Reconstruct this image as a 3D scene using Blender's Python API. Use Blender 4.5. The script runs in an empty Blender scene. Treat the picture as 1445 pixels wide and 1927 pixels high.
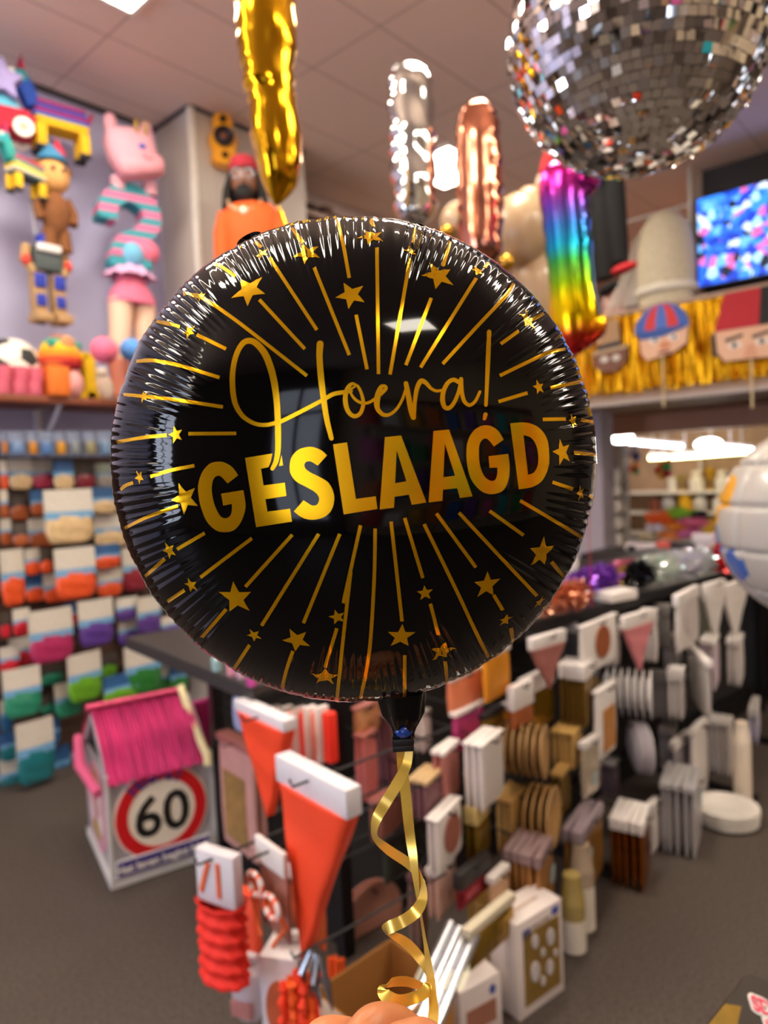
import bpy, bmesh, math, random
import numpy as np
from mathutils import Vector, Matrix
random.seed(7)
PI = math.pi
SC = bpy.context.scene
COL = SC.collection
# ------------------------------------------------------------------ camera numbers (room axes: x along the left wall, y towards it, z up)
f = 1330.; cx, cy = 722.5, 963.5; H = 1.5
pitch, roll, yaw = .051, .045, math.radians(42)
F0 = np.array([math.cos(yaw), math.sin(yaw), 0]); R0 = np.array([math.sin(yaw), -math.cos(yaw), 0]); ZZ = np.array([0, 0, 1.])
FW = math.cos(pitch)*F0 - math.sin(pitch)*ZZ; U0 = math.sin(pitch)*F0 + math.cos(pitch)*ZZ
RT = math.cos(roll)*R0 - math.sin(roll)*U0; UP = math.sin(roll)*R0 + math.cos(roll)*U0
CAM = np.array([0, 0, H])
def ray(x, y): return FW + RT*(x-cx)/f - UP*(y-cy)/f
def at(x, y, Z): return Vector(CAM + ray(x, y)*Z)
def hit(x, y, n, c):
    n = np.array(n); d = ray(x, y); return Vector(CAM + d*((c - CAM@n)/(d@n)))
def ax(x, y, a, v): return hit(x, y, [1.*(a == 0), 1.*(a == 1), 1.*(a == 2)], v)
def depth(p): return float((np.array(p)-CAM)@FW)
# ------------------------------------------------------------------ materials
def lin(c):
    if isinstance(c, str): c = [int(c[i:i+2], 16)/255 for i in (0, 2, 4)]
    return tuple(x/12.92 if x <= .04045 else ((x+.055)/1.055)**2.4 for x in c) + (1,)
_mats = {}
def M(c, rough=.55, metal=0., var=.12, scale=40., bump=0., coat=0., emit=0., trans=0., ior=1.5, alpha=1., stretch=None):
    key = (c, rough, metal, var, scale, bump, coat, emit, trans, alpha, stretch, ior)
    if key in _mats: return _mats[key]
    m = bpy.data.materials.new('surface_%s' % c); m.use_nodes = True
    nt = m.node_tree; b = nt.nodes['Principled BSDF']
    col = lin(c)
    b.inputs['Roughness'].default_value = rough; b.inputs['Metallic'].default_value = metal
    b.inputs['IOR'].default_value = ior; b.inputs['Coat Weight'].default_value = coat; b.inputs['Coat Roughness'].default_value = .05
    b.inputs['Transmission Weight'].default_value = trans; b.inputs['Alpha'].default_value = alpha
    tc = nt.nodes.new('ShaderNodeTexCoord'); no = nt.nodes.new('ShaderNodeTexNoise')
    no.inputs['Scale'].default_value = scale; no.inputs['Detail'].default_value = 3
    if stretch:
        mp = nt.nodes.new('ShaderNodeMapping'); mp.inputs['Scale'].default_value = stretch
        nt.links.new(tc.outputs['Object'], mp.inputs[0]); nt.links.new(mp.outputs[0], no.inputs['Vector'])
    else: nt.links.new(tc.outputs['Object'], no.inputs['Vector'])
    mx = nt.nodes.new('ShaderNodeMix'); mx.data_type = 'RGBA'
    mx.inputs['A'].default_value = tuple(x*(1-var) for x in col[:3])+(1,)
    mx.inputs['B'].default_value = tuple(min(1, x*(1+var)) for x in col[:3])+(1,)
    nt.links.new(no.outputs['Fac'], mx.inputs['Factor']); nt.links.new(mx.outputs['Result'], b.inputs['Base Color'])
    if bump:
        bp = nt.nodes.new('ShaderNodeBump'); bp.inputs['Strength'].default_value = bump; bp.inputs['Distance'].default_value = .004
        nt.links.new(no.outputs['Fac'], bp.inputs['Height']); nt.links.new(bp.outputs[0], b.inputs['Normal'])
    if emit:
        b.inputs['Emission Color'].default_value = col; b.inputs['Emission Strength'].default_value = emit
    _mats[key] = m; return m
def ramp_mat(name, stops, axis=2, lo=0., hi=1., rough=.2, metal=0., bands=False, bump=.0, coat=0.):
    m = bpy.data.materials.new(name); m.use_nodes = True; nt = m.node_tree; b = nt.nodes['Principled BSDF']
    tc = nt.nodes.new('ShaderNodeTexCoord'); sp = nt.nodes.new('ShaderNodeSeparateXYZ'); mr = nt.nodes.new('ShaderNodeMapRange')
    mr.inputs[1].default_value = lo; mr.inputs[2].default_value = hi
    cr = nt.nodes.new('ShaderNodeValToRGB')
    if bands: cr.color_ramp.interpolation = 'CONSTANT'
    el = cr.color_ramp.elements
    while len(el) < len(stops): el.new(.5)
    for e, (p, c) in zip(el, stops): e.position = p
    for e, (p, c) in zip(el, stops): e.position = p; e.color = lin(c)
    nt.links.new(tc.outputs['Object'], sp.inputs[0]); nt.links.new(sp.outputs[axis], mr.inputs[0])
    nt.links.new(mr.outputs[0], cr.inputs[0]); nt.links.new(cr.outputs[0], b.inputs['Base Color'])
    b.inputs['Roughness'].default_value = rough; b.inputs['Metallic'].default_value = metal; b.inputs['Coat Weight'].default_value = coat
    if bump:
        no = nt.nodes.new('ShaderNodeTexNoise'); no.inputs['Scale'].default_value = 60
        bp = nt.nodes.new('ShaderNodeBump'); bp.inputs['Strength'].default_value = bump; bp.inputs['Distance'].default_value = .003
        nt.links.new(tc.outputs['Object'], no.inputs['Vector']); nt.links.new(no.outputs['Fac'], bp.inputs['Height']); nt.links.new(bp.outputs[0], b.inputs['Normal'])
    return m
# ------------------------------------------------------------------ mesh builder
class MB:
    def __init__(s): s.v = []; s.f = []; s.m = []
    def add(s, vs, fs, mi=0):
        o = len(s.v); s.v += [tuple(p) for p in vs]; s.f += [tuple(i+o for i in q) for q in fs]; s.m += [mi]*len(fs); return s
    def box(s, c, d, mi=0, rot=None, bev=0.):
        c = Vector(c)
        if bev:
            bm = bmesh.new(); bmesh.ops.create_cube(bm, size=1); bmesh.ops.scale(bm, vec=d, verts=bm.verts)
            bmesh.ops.bevel(bm, geom=bm.edges[:], offset=min(bev, .45*min(d)), segments=2, affect='EDGES', profile=.5)
            return s.bm(bm, mi, (Matrix.Translation(c) @ (rot.to_4x4() if rot else Matrix())))
        vs = [Vector((x*d[0]/2, y*d[1]/2, z*d[2]/2)) for x in (-1, 1) for y in (-1, 1) for z in (-1, 1)]
        if rot: vs = [rot @ v for v in vs]
        return s.add([c+v for v in vs], [(0, 1, 3, 2), (4, 6, 7, 5), (0, 4, 5, 1), (2, 3, 7, 6), (0, 2, 6, 4), (1, 5, 7, 3)], mi)
    def bm(s, bm, mi=0, mat=None):
        if mat is not None: bm.transform(mat)
        bm.verts.index_update()
        s.add([v.co[:] for v in bm.verts], [[v.index for v in q.verts] for q in bm.faces], mi); bm.free(); return s
    def lathe(s, prof, n=24, o=(0, 0, 0), mat=None, mi=0, sy=1.):
        mat = mat or Matrix(); o = Vector(o); vs = []; k = len(prof)
        for i in range(n):
            a = 2*PI*i/n
            for r, z in prof: vs.append(o + mat @ Vector((r*math.cos(a), r*math.sin(a)*sy, z)))
        fs = [(i*k+j, ((i+1) % n)*k+j, ((i+1) % n)*k+j+1, i*k+j+1) for i in range(n) for j in range(k-1)]
        return s.add(vs, fs, mi)
    def cyl(s, p0, p1, r0, r1=None, n=12, mi=0):
        p0 = Vector(p0); p1 = Vector(p1); d = p1-p0
        q = d.to_track_quat('Z', 'Y').to_matrix()
        return s.lathe([(1e-5, 0), (r0, 0), (r0 if r1 is None else r1, d.length), (1e-5, d.length)], n, p0, q, mi)
    def ell(s, c, r, nu=20, nv=12, mi=0, rot=None):
        pr = [(max(1e-5, math.sin(PI*j/nv)), -math.cos(PI*j/nv)) for j in range(nv+1)]
        if not hasattr(r, '__len__'): r = (r, r, r)
        mt = Matrix.Diagonal(r).to_3x3()
        if rot: mt = rot @ mt
        return s.lathe(pr, nu, c, mt, mi)
    def tube(s, pts, r, n=8, mi=0):
        pts = [Vector(p) for p in pts]; K = len(pts); rr = r if hasattr(r, '__len__') else [r]*K
        vs = []; up = None
        for i, p in enumerate(pts):
            t = (pts[min(i+1, K-1)]-pts[max(i-1, 0)]).normalized()
            if up is None: up = t.orthogonal().normalized()
            up = (up - t*up.dot(t)).normalized(); sd = t.cross(up)
            for j in range(n):
                a = 2*PI*j/n; vs.append(p+(up*math.cos(a)+sd*math.sin(a))*rr[i])
        fs = [(i*n+j, i*n+(j+1) % n, (i+1)*n+(j+1) % n, (i+1)*n+j) for i in range(K-1) for j in range(n)]
        fs += [tuple(range(n))[::-1], tuple((K-1)*n+j for j in range(n))]
        return s.add(vs, fs, mi)
    def prism(s, poly, y0, y1, mat=None, mi=0):
        # polygon in x,z extruded along y
        n = len(poly); mat = mat or Matrix()
        vs = [mat @ Vector((x, y0, z)) for x, z in poly]+[mat @ Vector((x, y1, z)) for x, z in poly]
        fs = [tuple(range(n)), tuple(range(2*n-1, n-1, -1))]+[(i, n+i, n+(i+1) % n, (i+1) % n) for i in range(n)]
        return s.add(vs, fs, mi)
    def grid(s, fn, nu, nv, mi=0, wrap=False):
        vs = [fn(i/nu, j/nv) for i in range(nu+(0 if wrap else 1)) for j in range(nv+1)]
        k = nv+1; N = nu if wrap else nu+1
        fs = [(i*k+j, ((i+1) % N)*k+j, ((i+1) % N)*k+j+1, i*k+j+1) for i in range(nu) for j in range(nv)]
        return s.add(vs, fs, mi)
    def text(s, body, size, mat, mi=0, ext=.0006, bold=0.):
        cu = bpy.data.curves.new('lettering', 'FONT'); cu.body = body; cu.size = size; cu.align_x = 'CENTER'; cu.align_y = 'CENTER'; cu.extrude = ext; cu.offset = bold; cu.resolution_u = 3
        o = bpy.data.objects.new('lettering', cu); COL.objects.link(o); bpy.context.view_layer.update()
        e = o.evaluated_get(bpy.context.evaluated_depsgraph_get()); me = e.to_mesh()
        # font plane x,y -> x,z ; thickness along y
        s.add([mat @ Vector((v.co.x, -v.co.z, v.co.y)) for v in me.vertices], [tuple(p.vertices) for p in me.polygons], mi)
        e.to_mesh_clear(); bpy.data.objects.remove(o); bpy.data.curves.remove(cu); return s
    def build(s, name, mats, parent=None, smooth=40):
        me = bpy.data.meshes.new(name); me.from_pydata(s.v, [], s.f)
        if not isinstance(mats, (list, tuple)): mats = [mats]
        for m in mats: me.materials.append(m)
        me.polygons.foreach_set('material_index', s.m)
        if smooth:
            me.polygons.foreach_set('use_smooth', [True]*len(s.f)); me.update()
            if smooth < 180: me.set_sharp_from_angle(angle=math.radians(smooth))
        me.validate()
        o = bpy.data.objects.new(name, me); COL.objects.link(o)
        if parent: o.parent = parent
        return o
def tag(o, label, cat, group=None, kind=None):
    o['label'] = label; o['category'] = cat
    if group: o['group'] = group
    if kind: o['kind'] = kind
    return o
def thing(name, label, cat, loc=(0, 0, 0), rz=0, group=None, scale=None):
    o = bpy.data.objects.new(name, None); COL.objects.link(o); o.empty_display_size = .05
    o.location = loc; o.rotation_euler = (0, 0, rz)
    if scale: o.scale = scale
    return tag(o, label, cat, group)
def struct(o): o['kind'] = 'structure'; return o
def dup(root, label, loc=None, rz=None, scale=None, group=None):
    r = root.copy(); COL.objects.link(r)
    if loc is not None: r.location = loc
    if rz is not None: r.rotation_euler = (0, 0, rz)
    if scale is not None: r.scale = scale
    r['label'] = label
    if group: r['group'] = group
    for ch in root.children:
        c = ch.copy(); COL.objects.link(c); c.parent = r
        for g in ch.children:
            d = g.copy(); COL.objects.link(d); d.parent = c
    return r
ORD = ['first', 'second', 'third', 'fourth', 'fifth', 'sixth', 'seventh', 'eighth', 'ninth', 'tenth', 'eleventh', 'twelfth', 'thirteenth', 'fourteenth', 'fifteenth']
def rotz(a): return Matrix.Rotation(a, 3, 'Z')
def crom(P, k=8, closed=False):
    P = [np.array(p, float) for p in P]; n = len(P); out = []
    rng = range(n) if closed else range(n-1)
    for i in rng:
        g = lambda j: P[j % n] if closed else P[max(0, min(n-1, j))]
        a, b, c, d = g(i-1), g(i), g(i+1), g(i+2)
        for t in np.arange(k)/k: out.append(.5*((2*b)+(c-a)*t+(2*a-5*b+4*c-d)*t*t+(3*b-a-3*c+d)*t**3))
    if not closed: out.append(P[-1])
    return out
# ================================================================== CAMERA
cam = bpy.data.cameras.new('camera'); co = bpy.data.objects.new('camera', cam); COL.objects.link(co)
mw = Matrix.Identity(4)
for i in range(3): mw[i][0] = RT[i]; mw[i][1] = UP[i]; mw[i][2] = -FW[i]; mw[i][3] = CAM[i]
co.matrix_world = mw
cam.sensor_fit = 'VERTICAL'; cam.sensor_height = 36; cam.sensor_width = 27; cam.lens = 36*f/1927; cam.clip_start = .02; cam.clip_end = 60
cam.dof.use_dof = True; cam.dof.focus_distance = .455; cam.dof.aperture_fstop = 5.2
SC.camera = co
vs = SC.view_settings; vs.view_transform = 'Standard'; vs.look = 'None'; vs.gamma = 1; vs.use_curve_mapping = False; vs.exposure = 1.1
cy_ = SC.cycles
cy_.use_denoising = True; cy_.max_bounces = 9; cy_.diffuse_bounces = 4; cy_.glossy_bounces = 5; cy_.transmission_bounces = 6; cy_.transparent_max_bounces = 8
cy_.sample_clamp_indirect = 6; cy_.caustics_refractive = False; cy_.caustics_reflective = True; cy_.blur_glossy = .3
W = bpy.data.worlds.new('world'); SC.world = W; W.use_nodes = True
W.node_tree.nodes['Background'].inputs[0].default_value = lin('c8d4e8'); W.node_tree.nodes['Background'].inputs[1].default_value = .6
# ================================================================== ROOM SHELL
CZ = 3.693
XM = 5.2                       # front of the mezzanine
def slab(name, lo, hi, m):
    o = MB().box([(a+b)/2 for a, b in zip(lo, hi)], [b-a for a, b in zip(lo, hi)]).build(name, m, smooth=0); return struct(o)
def floor_mat():
    m = bpy.data.materials.new('floor_vinyl'); m.use_nodes = True; nt = m.node_tree; b = nt.nodes['Principled BSDF']
    tc = nt.nodes.new('ShaderNodeTexCoord'); n1 = nt.nodes.new('ShaderNodeTexNoise'); n1.inputs['Scale'].default_value = 90; n1.inputs['Detail'].default_value = 5
    n2 = nt.nodes.new('ShaderNodeTexVoronoi'); n2.inputs['Scale'].default_value = 70
    cr = nt.nodes.new('ShaderNodeValToRGB'); cr.color_ramp.elements[0].color = lin('352e29'); cr.color_ramp.elements[1].color = lin('60534a')
    cr.color_ramp.elements[0].position = .3; cr.color_ramp.elements[1].position = .75
    c2 = nt.nodes.new('ShaderNodeValToRGB'); c2.color_ramp.elements[0].color = (1, 1, 1, 1); c2.color_ramp.elements[1].color = (0, 0, 0, 1); c2.color_ramp.elements[0].position = .06; c2.color_ramp.elements[1].position = .14
    mx = nt.nodes.new('ShaderNodeMix'); mx.data_type = 'RGBA'; mx.inputs['B'].default_value = lin('8a7f76')
    for n in (n1, n2): nt.links.new(tc.outputs['Object'], n.inputs['Vector'])
    nt.links.new(n1.outputs['Fac'], cr.inputs[0]); nt.links.new(n2.outputs['Distance'], c2.inputs[0])
    ml = nt.nodes.new('ShaderNodeMath'); ml.operation = 'MULTIPLY'; ml.inputs[1].default_value = .4
    nt.links.new(c2.outputs[0], ml.inputs[0]); nt.links.new(ml.outputs[0], mx.inputs['Factor'])
    nt.links.new(cr.outputs[0], mx.inputs['A']); nt.links.new(mx.outputs['Result'], b.inputs['Base Color']); b.inputs['Roughness'].default_value = .6
    return m
def ceil_mat():
    m = bpy.data.materials.new('ceiling_tiles'); m.use_nodes = True; nt = m.node_tree; b = nt.nodes['Principled BSDF']
    tc = nt.nodes.new('ShaderNodeTexCoord'); mp = nt.nodes.new('ShaderNodeMapping')
    mp.inputs['Location'].default_value = (-.01, -(2.81-5*.485), 0)
    br = nt.nodes.new('ShaderNodeTexBrick'); br.offset = 0; br.inputs['Scale'].default_value = 1; br.inputs['Brick Width'].default_value = .9; br.inputs['Row Height'].default_value = .485
    br.inputs['Mortar Size'].default_value = .007; br.inputs['Mortar Smooth'].default_value = .3
    br.inputs['Color1'].default_value = lin('ecd6c8'); br.inputs['Color2'].default_value = lin('e8d2c4'); br.inputs['Mortar'].default_value = lin('c4aea2')
    nt.links.new(tc.outputs['Object'], mp.inputs[0]); nt.links.new(mp.outputs[0], br.inputs['Vector']); nt.links.new(br.outputs['Color'], b.inputs['Base Color'])
    b.inputs['Roughness'].default_value = .8
    return m
wallm = M('bcbada', .8, var=.03, scale=3); warmw = M('c9b6a4', .8, var=.05, scale=2); dk = M('2c2a2b', .5)
slab('floor', (-4.6, -4.1, -.1), (9.6, 4.2, 0), floor_mat())
slab('ceiling', (-4.6, -4.1, CZ), (9.6, 4.2, CZ+.1), ceil_mat())
slab('wall_left', (-4.6, 3.95, 0), (2.5, 4.2, CZ), wallm)
slab('wall_back', (2.5, 4.03, 0), (9.6, 4.2, CZ), M('bfb0aa', .8, var=.04, scale=3))
slab('wall_column', (2.445, 3.57, 0), (3.32, 4.1, CZ), M('bdb2a8', .7, var=.12, scale=5, stretch=(6, 6, .4)))
slab('trim_1', (2.43, 3.555, 0), (2.462, 3.587, CZ-.012), M('e8e0d4', .5))
slab('trim_2', (-4.6, 3.935, CZ-.03), (2.445, 3.95, CZ), M('4a454c', .6))
slab('trim_3', (2.43, 3.57, CZ-.02), (2.445, 3.95, CZ), M('4a454c', .6))
slab('trim_4', (2.445, 3.555, CZ-.02), (3.32, 3.57, CZ), M('4a454c', .6))
slab('wall_far', (9.5, -4.1, 0), (9.6, 4.2, CZ), M('a8968a', .8))
slab('wall_near', (-4.6, -4.2, 0), (9.6, -4.1, CZ), M('cdbb9f', .8))
# shop front behind the photographer: daylight windows in a dark frame
sw = MB()
for a, b, c, d in ((-4.1, 4.2, 0, .35), (-4.1, 4.2, 3.1, CZ), (-4.1, -3.7, .35, 3.1), (-2.2, 2.0, .35, 3.1), (3.4, 4.2, .35, 3.1)): sw.box((-4.65, (a+b)/2, (c+d)/2), (.1, b-a, d-c))
struct(sw.build('wall_street', M('6a5f58', .8), smooth=0))
gl = M('dfe9ff', .1, emit=5.5, var=0); gl2 = M('dfe9fe', .1, emit=1.6, var=0)
for i, (a, b) in enumerate(((-3.7, -2.2), (2.0, 3.4))):
    w = MB().box((-4.66, (a+b)/2, 1.725), (.03, b-a, 2.75)).build('window_%d' % (i+1), (gl2, gl)[i], smooth=0); struct(w)
    fr = MB()
    for y in (a, (a+b)/2, b): fr.box((-4.6, y, 1.725), (.06, .07, 2.75))
    for z in (.37, 2.4, 3.08): fr.box((-4.6, (a+b)/2, z), (.06, b-a, .07))
    fr.build('window_frame', M('3a3634', .5), w, smooth=0)
# mezzanine
slab('mezzanine_slab', (XM+.02, -4.1, 1.985), (9.5, 4.03, 2.12), M('9c6f58', .75, var=.06, scale=3))
slab('trim_7', (6.95, -4.1, 1.80), (7.15, 4.03, 1.985), M('c2927a', .7, var=.05))
slab('wall_parapet', (XM, -4.1, 1.97), (XM+.08, 4.03, 2.60), M('a58a78', .7))
slab('trim_5', (XM-.02, -4.1, 1.955), (XM+.09, 4.03, 1.985), M('b7a8a0', .6))
slab('wall_bulkhead', (5.75, -4.1, 2.55), (5.85, 1.78, CZ), M('3b3735', .7, var=.2, scale=3))
slab('trim_6', (5.70, 1.78, 2.12), (5.86, 1.86, CZ), M('b8a594', .6))
# ---- ceiling light panels
pm = M('fff4e2', .3, emit=16.0, var=0); fm = M('f0ece6', .5)
def panel(x, y, label, w=.9, d=.485):
    t = thing('ceiling_light_panel', label, 'ceiling light', (x+w/2, y+d/2, CZ-.012), group='ceiling light panels')
    MB().box((0, 0, 0), (w-.05, d-.05, .012)).build('diffuser', pm, t, 0)
    fr = MB()
    for sx in (-1, 1): fr.box((sx*(w/2-.012), 0, 0), (.024, d, .02))
    for sy in (-1, 1): fr.box((0, sy*(d/2-.012), 0), (w-.048, .024, .02))
    fr.build('frame', fm, t, 0)
panel(.91, 2.565, 'square white ceiling light cut by the top edge over the left wall')
panel(3.93, 2.81, 'white ceiling light between the silver and rose gold tube balloons', .58)
for x, y, l in ((-1.35, -2.5, 'ceiling light panel overhead behind the photographer'), (-2.3, 2.3, 'ceiling light panel near the street windows'), (3.5, -2.3, 'ceiling light panel over the right side of the shop'),
                (-.6, .9, 'added ceiling light panel left above the photographer'), (2.0, 1.3, 'added ceiling light panel above the display gondola'), (6.6, 1.2, 'ceiling light panel over the mezzanine'), (2.1, -1.1, 'added ceiling light panel above the open floor')):
    panel(x, y, l)  # left above photographer, above gondola and open floor: unseen panels added for more light
# unseen tube lights above the top of the view, added to brighten the ceiling
for (xa, ya, xb, yb, l) in ((-.5, 1.7, 1.1, 1.7, 'added pendant tube light left above the photographer'), (1.1, .35, 2.4, .35, 'added pendant tube light over the front of the gondola'), (-3.3, 1.1, -1.9, 1.1, 'added pendant tube light behind the photographer'), (2.3, -1.9, 3.7, -1.9, 'added pendant tube light near the right hand wall'), (-3.6, 2.6, -2.2, 2.6, 'added pendant tube light near the street window')):
    t = thing('added_tube_light', l, 'tube light', ((xa+xb)/2, ya, 3.14), 0, 'added pendant tube lights'); h = (xb-xa)/2
    MB().cyl((-h, 0, 0), (h, 0, 0), .03, n=14).build('tube', M('fff0dc', .3, emit=12., var=0), t)
    for q in (-1, 1): MB().cyl((q*(h-.02), 0, 0), (q*(h+.04), 0, 0), .034, n=14).build('end_cap', M('c8c4c0', .4), t); MB().cyl((q*h*.8, 0, .03), (q*h*.8, 0, CZ-3.145), .003).build('cable', M('999999', .4), t)
# ================================================================== THE FOIL BALLOON
BA = .1708                                        # inflated radius
Cb = at(671, 874, .512)
bn = (Vector(CAM)-Cb).normalized()               # faces the camera
tilt = math.radians(-8)
bx = Vector(RT); bx = (bx-bn*bx.dot(bn)).normalized(); by = bn.cross(bx)
bx = (Matrix.Rotation(math.radians(8), 3, bn) @ (Vector(RT)-bn*Vector(RT).dot(bn)).normalized()); by = bn.cross(bx)
BM = Matrix(((bx.x, by.x, bn.x, Cb.x), (bx.y, by.y, bn.y, Cb.y), (bx.z, by.z, bn.z, Cb.z), (0, 0, 0, 1)))
BI = np.array(BM.inverted())
# mylar profile: r(t), z(t), t = arc length fraction from the pole to the rim
_x = np.sin(np.linspace(0, PI/2, 1500)); _x[-1] = 1-1e-9
_dz = _x**2/np.sqrt(np.maximum(1e-12, 1-_x**4))
_z = np.zeros_like(_x); _z[:-1] = np.cumsum(((_dz[1:]+_dz[:-1])/2*np.diff(_x))[::-1])[::-1]
_z = np.where(np.isfinite(_z), _z, 0); _z *= .599/_z[0]
_s = np.concatenate([[0], np.cumsum(np.hypot(np.diff(_x), np.diff(_z)))]); _s /= _s[-1]
SL = np.hypot(np.diff(_x), np.diff(_z)).sum()*BA
def prof(t): return BA*np.interp(t, _s, _x), BA*np.interp(t, _s, _z)
rg = np.random.RandomState(3)
TH = np.linspace(0, 2*PI, 4096, endpoint=False)
def wob(n0, n1, k):
    out = np.zeros_like(TH)
    for n in rg.randint(n0, n1, k): out += np.cos(n*TH+rg.rand()*2*PI)
    return out/math.sqrt(k)
W1 = wob(72, 104, 7); W2 = wob(120, 190, 7); W3 = wob(26, 50, 6)
W1 = 1-np.abs(np.clip(W1, -1.6, 1.6))
CRE = [(d+rg.uniform(-3, 3), rg.uniform(.5, 1.)) for d in (4, 47, 76, 92, 112, 133, 150, 176, 197, 214, 231, 249, 262, 283, 300, 318, 340)]
CR = np.zeros_like(TH)
for d, a in CRE:
    e = (TH-math.radians(d)+PI) % (2*PI)-PI; CR += a*np.exp(-(e/math.radians(1.1))**2)
CRW = np.zeros_like(TH)
for d, a in CRE:
    e = (TH-math.radians(d)+PI) % (2*PI)-PI; CRW += a*np.exp(-(e/math.radians(6))**2)
INN = .46+.10*wob(3, 14, 6)*.5                    # where the puckers start, by angle
def bsurf(t, th, off=0., wr=1.):
    t = np.asarray(t, float); th = np.asarray(th, float)
    r, z = prof(t); e = .004
    r1, z1 = prof(np.clip(t+e, 0, 1)); r0, z0 = prof(np.clip(t-e, 0, 1))
    dr, dz = r1-r0, z1-z0; L = np.hypot(dr, dz)+1e-12; nr, nz = -dz/L, dr/L
    k = ((th % (2*PI))/(2*PI)*4096).astype(int) % 4096
    u = np.clip((t-INN[k])/.30, 0, 1); env = u*u*(3-2*u); late = np.clip((t-.62)/.36, 0, 1); late = late*late*(3-2*late)
    d = wr*(.00115*env*W1[k]*(1-.97*late)+.00036*env*W2[k]*(1-.95*late)+.0006*env*W3[k]*(1-.85*late) - np.clip((t-.74)/.26, 0, 1)**2*.0042*CR[k]*1.0 - np.clip((t-.8)/.2, 0, 1)**2*.0016*CRW[k])
    d = d+off
    return np.stack([(r+nr*d)*np.cos(th), (r+nr*d)*np.sin(th), z+nz*d], -1)
def px_tth(px):
    """pixels on the print -> (t, theta) of the surface point under them"""
    px = np.asarray(px, float).reshape(-1, 2)
    o = (BI @ np.append(CAM, 1))[:3]
    D = np.array([ray(*p) for p in px]) @ BI[:3, :3].T
    s1 = -o[2]/D[:, 2]; s0 = (BA*.599-o[2])/D[:, 2]
    a, b = s0.copy(), s1.copy()
    for _ in range(40):
        m = (a+b)/2; P = o+D*m[:, None]; r = np.hypot(P[:, 0], P[:, 1])
        zz = np.where(r < BA, BA*np.interp(r/BA, _x, _z), -1)
        ins = P[:, 2] < zz; b = np.where(ins, m, b); a = np.where(ins, a, m)
    P = o+D*b[:, None]; r = np.hypot(P[:, 0], P[:, 1])
    return np.clip(np.interp(r/BA, _x, _s), 0, .985), np.arctan2(P[:, 1], P[:, 0])
balloon = thing('foil_balloon', 'round black foil balloon with gold graduation lettering, stars and rays, held in front', 'balloon', (0, 0, 0))
balloon.matrix_world = BM
blk = M('040304', .06, var=.1, scale=30, ior=1.36)
NT, NR = 1500, 90
def bshell():
    mb = MB(); th = np.arange(NT)*2*PI/NT; tt = np.linspace(.0, 1, NR+1)**.8
    front = bsurf(np.repeat(tt[None, 1:], NT, 0), np.repeat(th[:, None], NR, 1))
    vs = front.reshape(-1, 3); fs = []
    for i in range(NT):
        a, b = i*NR, ((i+1) % NT)*NR
        fs += [(a+j, a+j+1, b+j+1, b+j) for j in range(NR-1)]
    n0 = len(vs); c = n0; vs = np.vstack([vs, bsurf(0., 0.)[None]])
    fs += [(c, i*NR, ((i+1) % NT)*NR) for i in range(NT)]
    mb.add(vs, fs)
    # back half, coarser, joined at the rim
    t2 = np.linspace(1, .0, 31)[:-1]; B = bsurf(np.repeat(t2[None], NT, 0), np.repeat(th[:, None]+.013, 30, 1)); B[..., 2] *= -1
    B[:, 0] = front[:, -1]
    vb = B.reshape(-1, 3); fb = []
    for i in range(NT):
        a, b = i*30, ((i+1) % NT)*30
        fb += [(a+j, a+j+1, b+j+1, b+j) for j in range(29)]
    mb.add(np.vstack([vb, [[0, 0, -BA*.599]]]), fb+[(len(vb), ((i+1) % NT)*30+29, i*30+29) for i in range(NT)])
    return mb
bshell().build('shell', blk, balloon, 180)
# flat sealed seam round the rim, scalloped
sm = MB(); N = 720
pts = []
for i in range(N):
    th = 2*PI*i/N; p = bsurf(1., th); k = int(th/(2*PI)*4096) % 4096
    w = .0018+.0006*math.sin(th*23)+.0003*W3[k]+.0030*max(0, CR[k])
    w = max(.0012, w); zz = .0003*W1[k]+.0006*W3[k]
    r0 = math.hypot(p[0], p[1]); q = [(r0-.0012, .0004), (r0+w, zz), (r0+w, zz-.0003), (r0-.0012, -.0006)]
    pts += [(r*math.cos(th), r*math.sin(th), z) for r, z in q]
sm.add(pts, [(i*4+j, i*4+(j+1) % 4, ((i+1) % N)*4+(j+1) % 4, ((i+1) % N)*4+j) for i in range(N) for j in range(4)])
sm.build('seam', M('151314', .12, coat=.5, var=.2), balloon, 180)
# ---- print
gold = M('fcbc0a', .2, .82, var=.06, scale=25)
def on_surface(px, off=.00025):
    t, th = px_tth(px); return bsurf(t, th, off)
def poly_mesh(outer, holes=(), step=6.):
    """flat polygon in photo pixels -> finely cut triangles"""
    bm = bmesh.new()
    for loop in (outer,)+tuple(holes):
        v = [bm.verts.new((p[0], p[1], 0)) for p in loop]
        for i in range(len(v)): bm.edges.new((v[i], v[(i+1) % len(v)]))
    bmesh.ops.triangle_fill(bm, edges=bm.edges[:], use_beauty=True)
    xs = [v.co.x for v in bm.verts]; ys = [v.co.y for v in bm.verts]
    for a, lo, hi in ((0, min(xs), max(xs)), (1, min(ys), max(ys))):
        k = lo+step
        while k < hi:
            no = [0, 0, 0]; no[a] = 1; c = [0, 0, 0]; c[a] = k
            bmesh.ops.bisect_plane(bm, geom=bm.verts[:]+bm.edges[:]+bm.faces[:], plane_co=c, plane_no=no, dist=1e-4); k += step
    bm.normal_update()
    for fc in bm.faces:
        if fc.normal.z > 0: fc.normal_flip()         # pixel y runs down
    bm.verts.index_update()
    V = np.array([v.co[:2] for v in bm.verts]); Fs = [[v.index for v in q.verts] for q in bm.faces]; bm.free()
    return V, Fs
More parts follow.
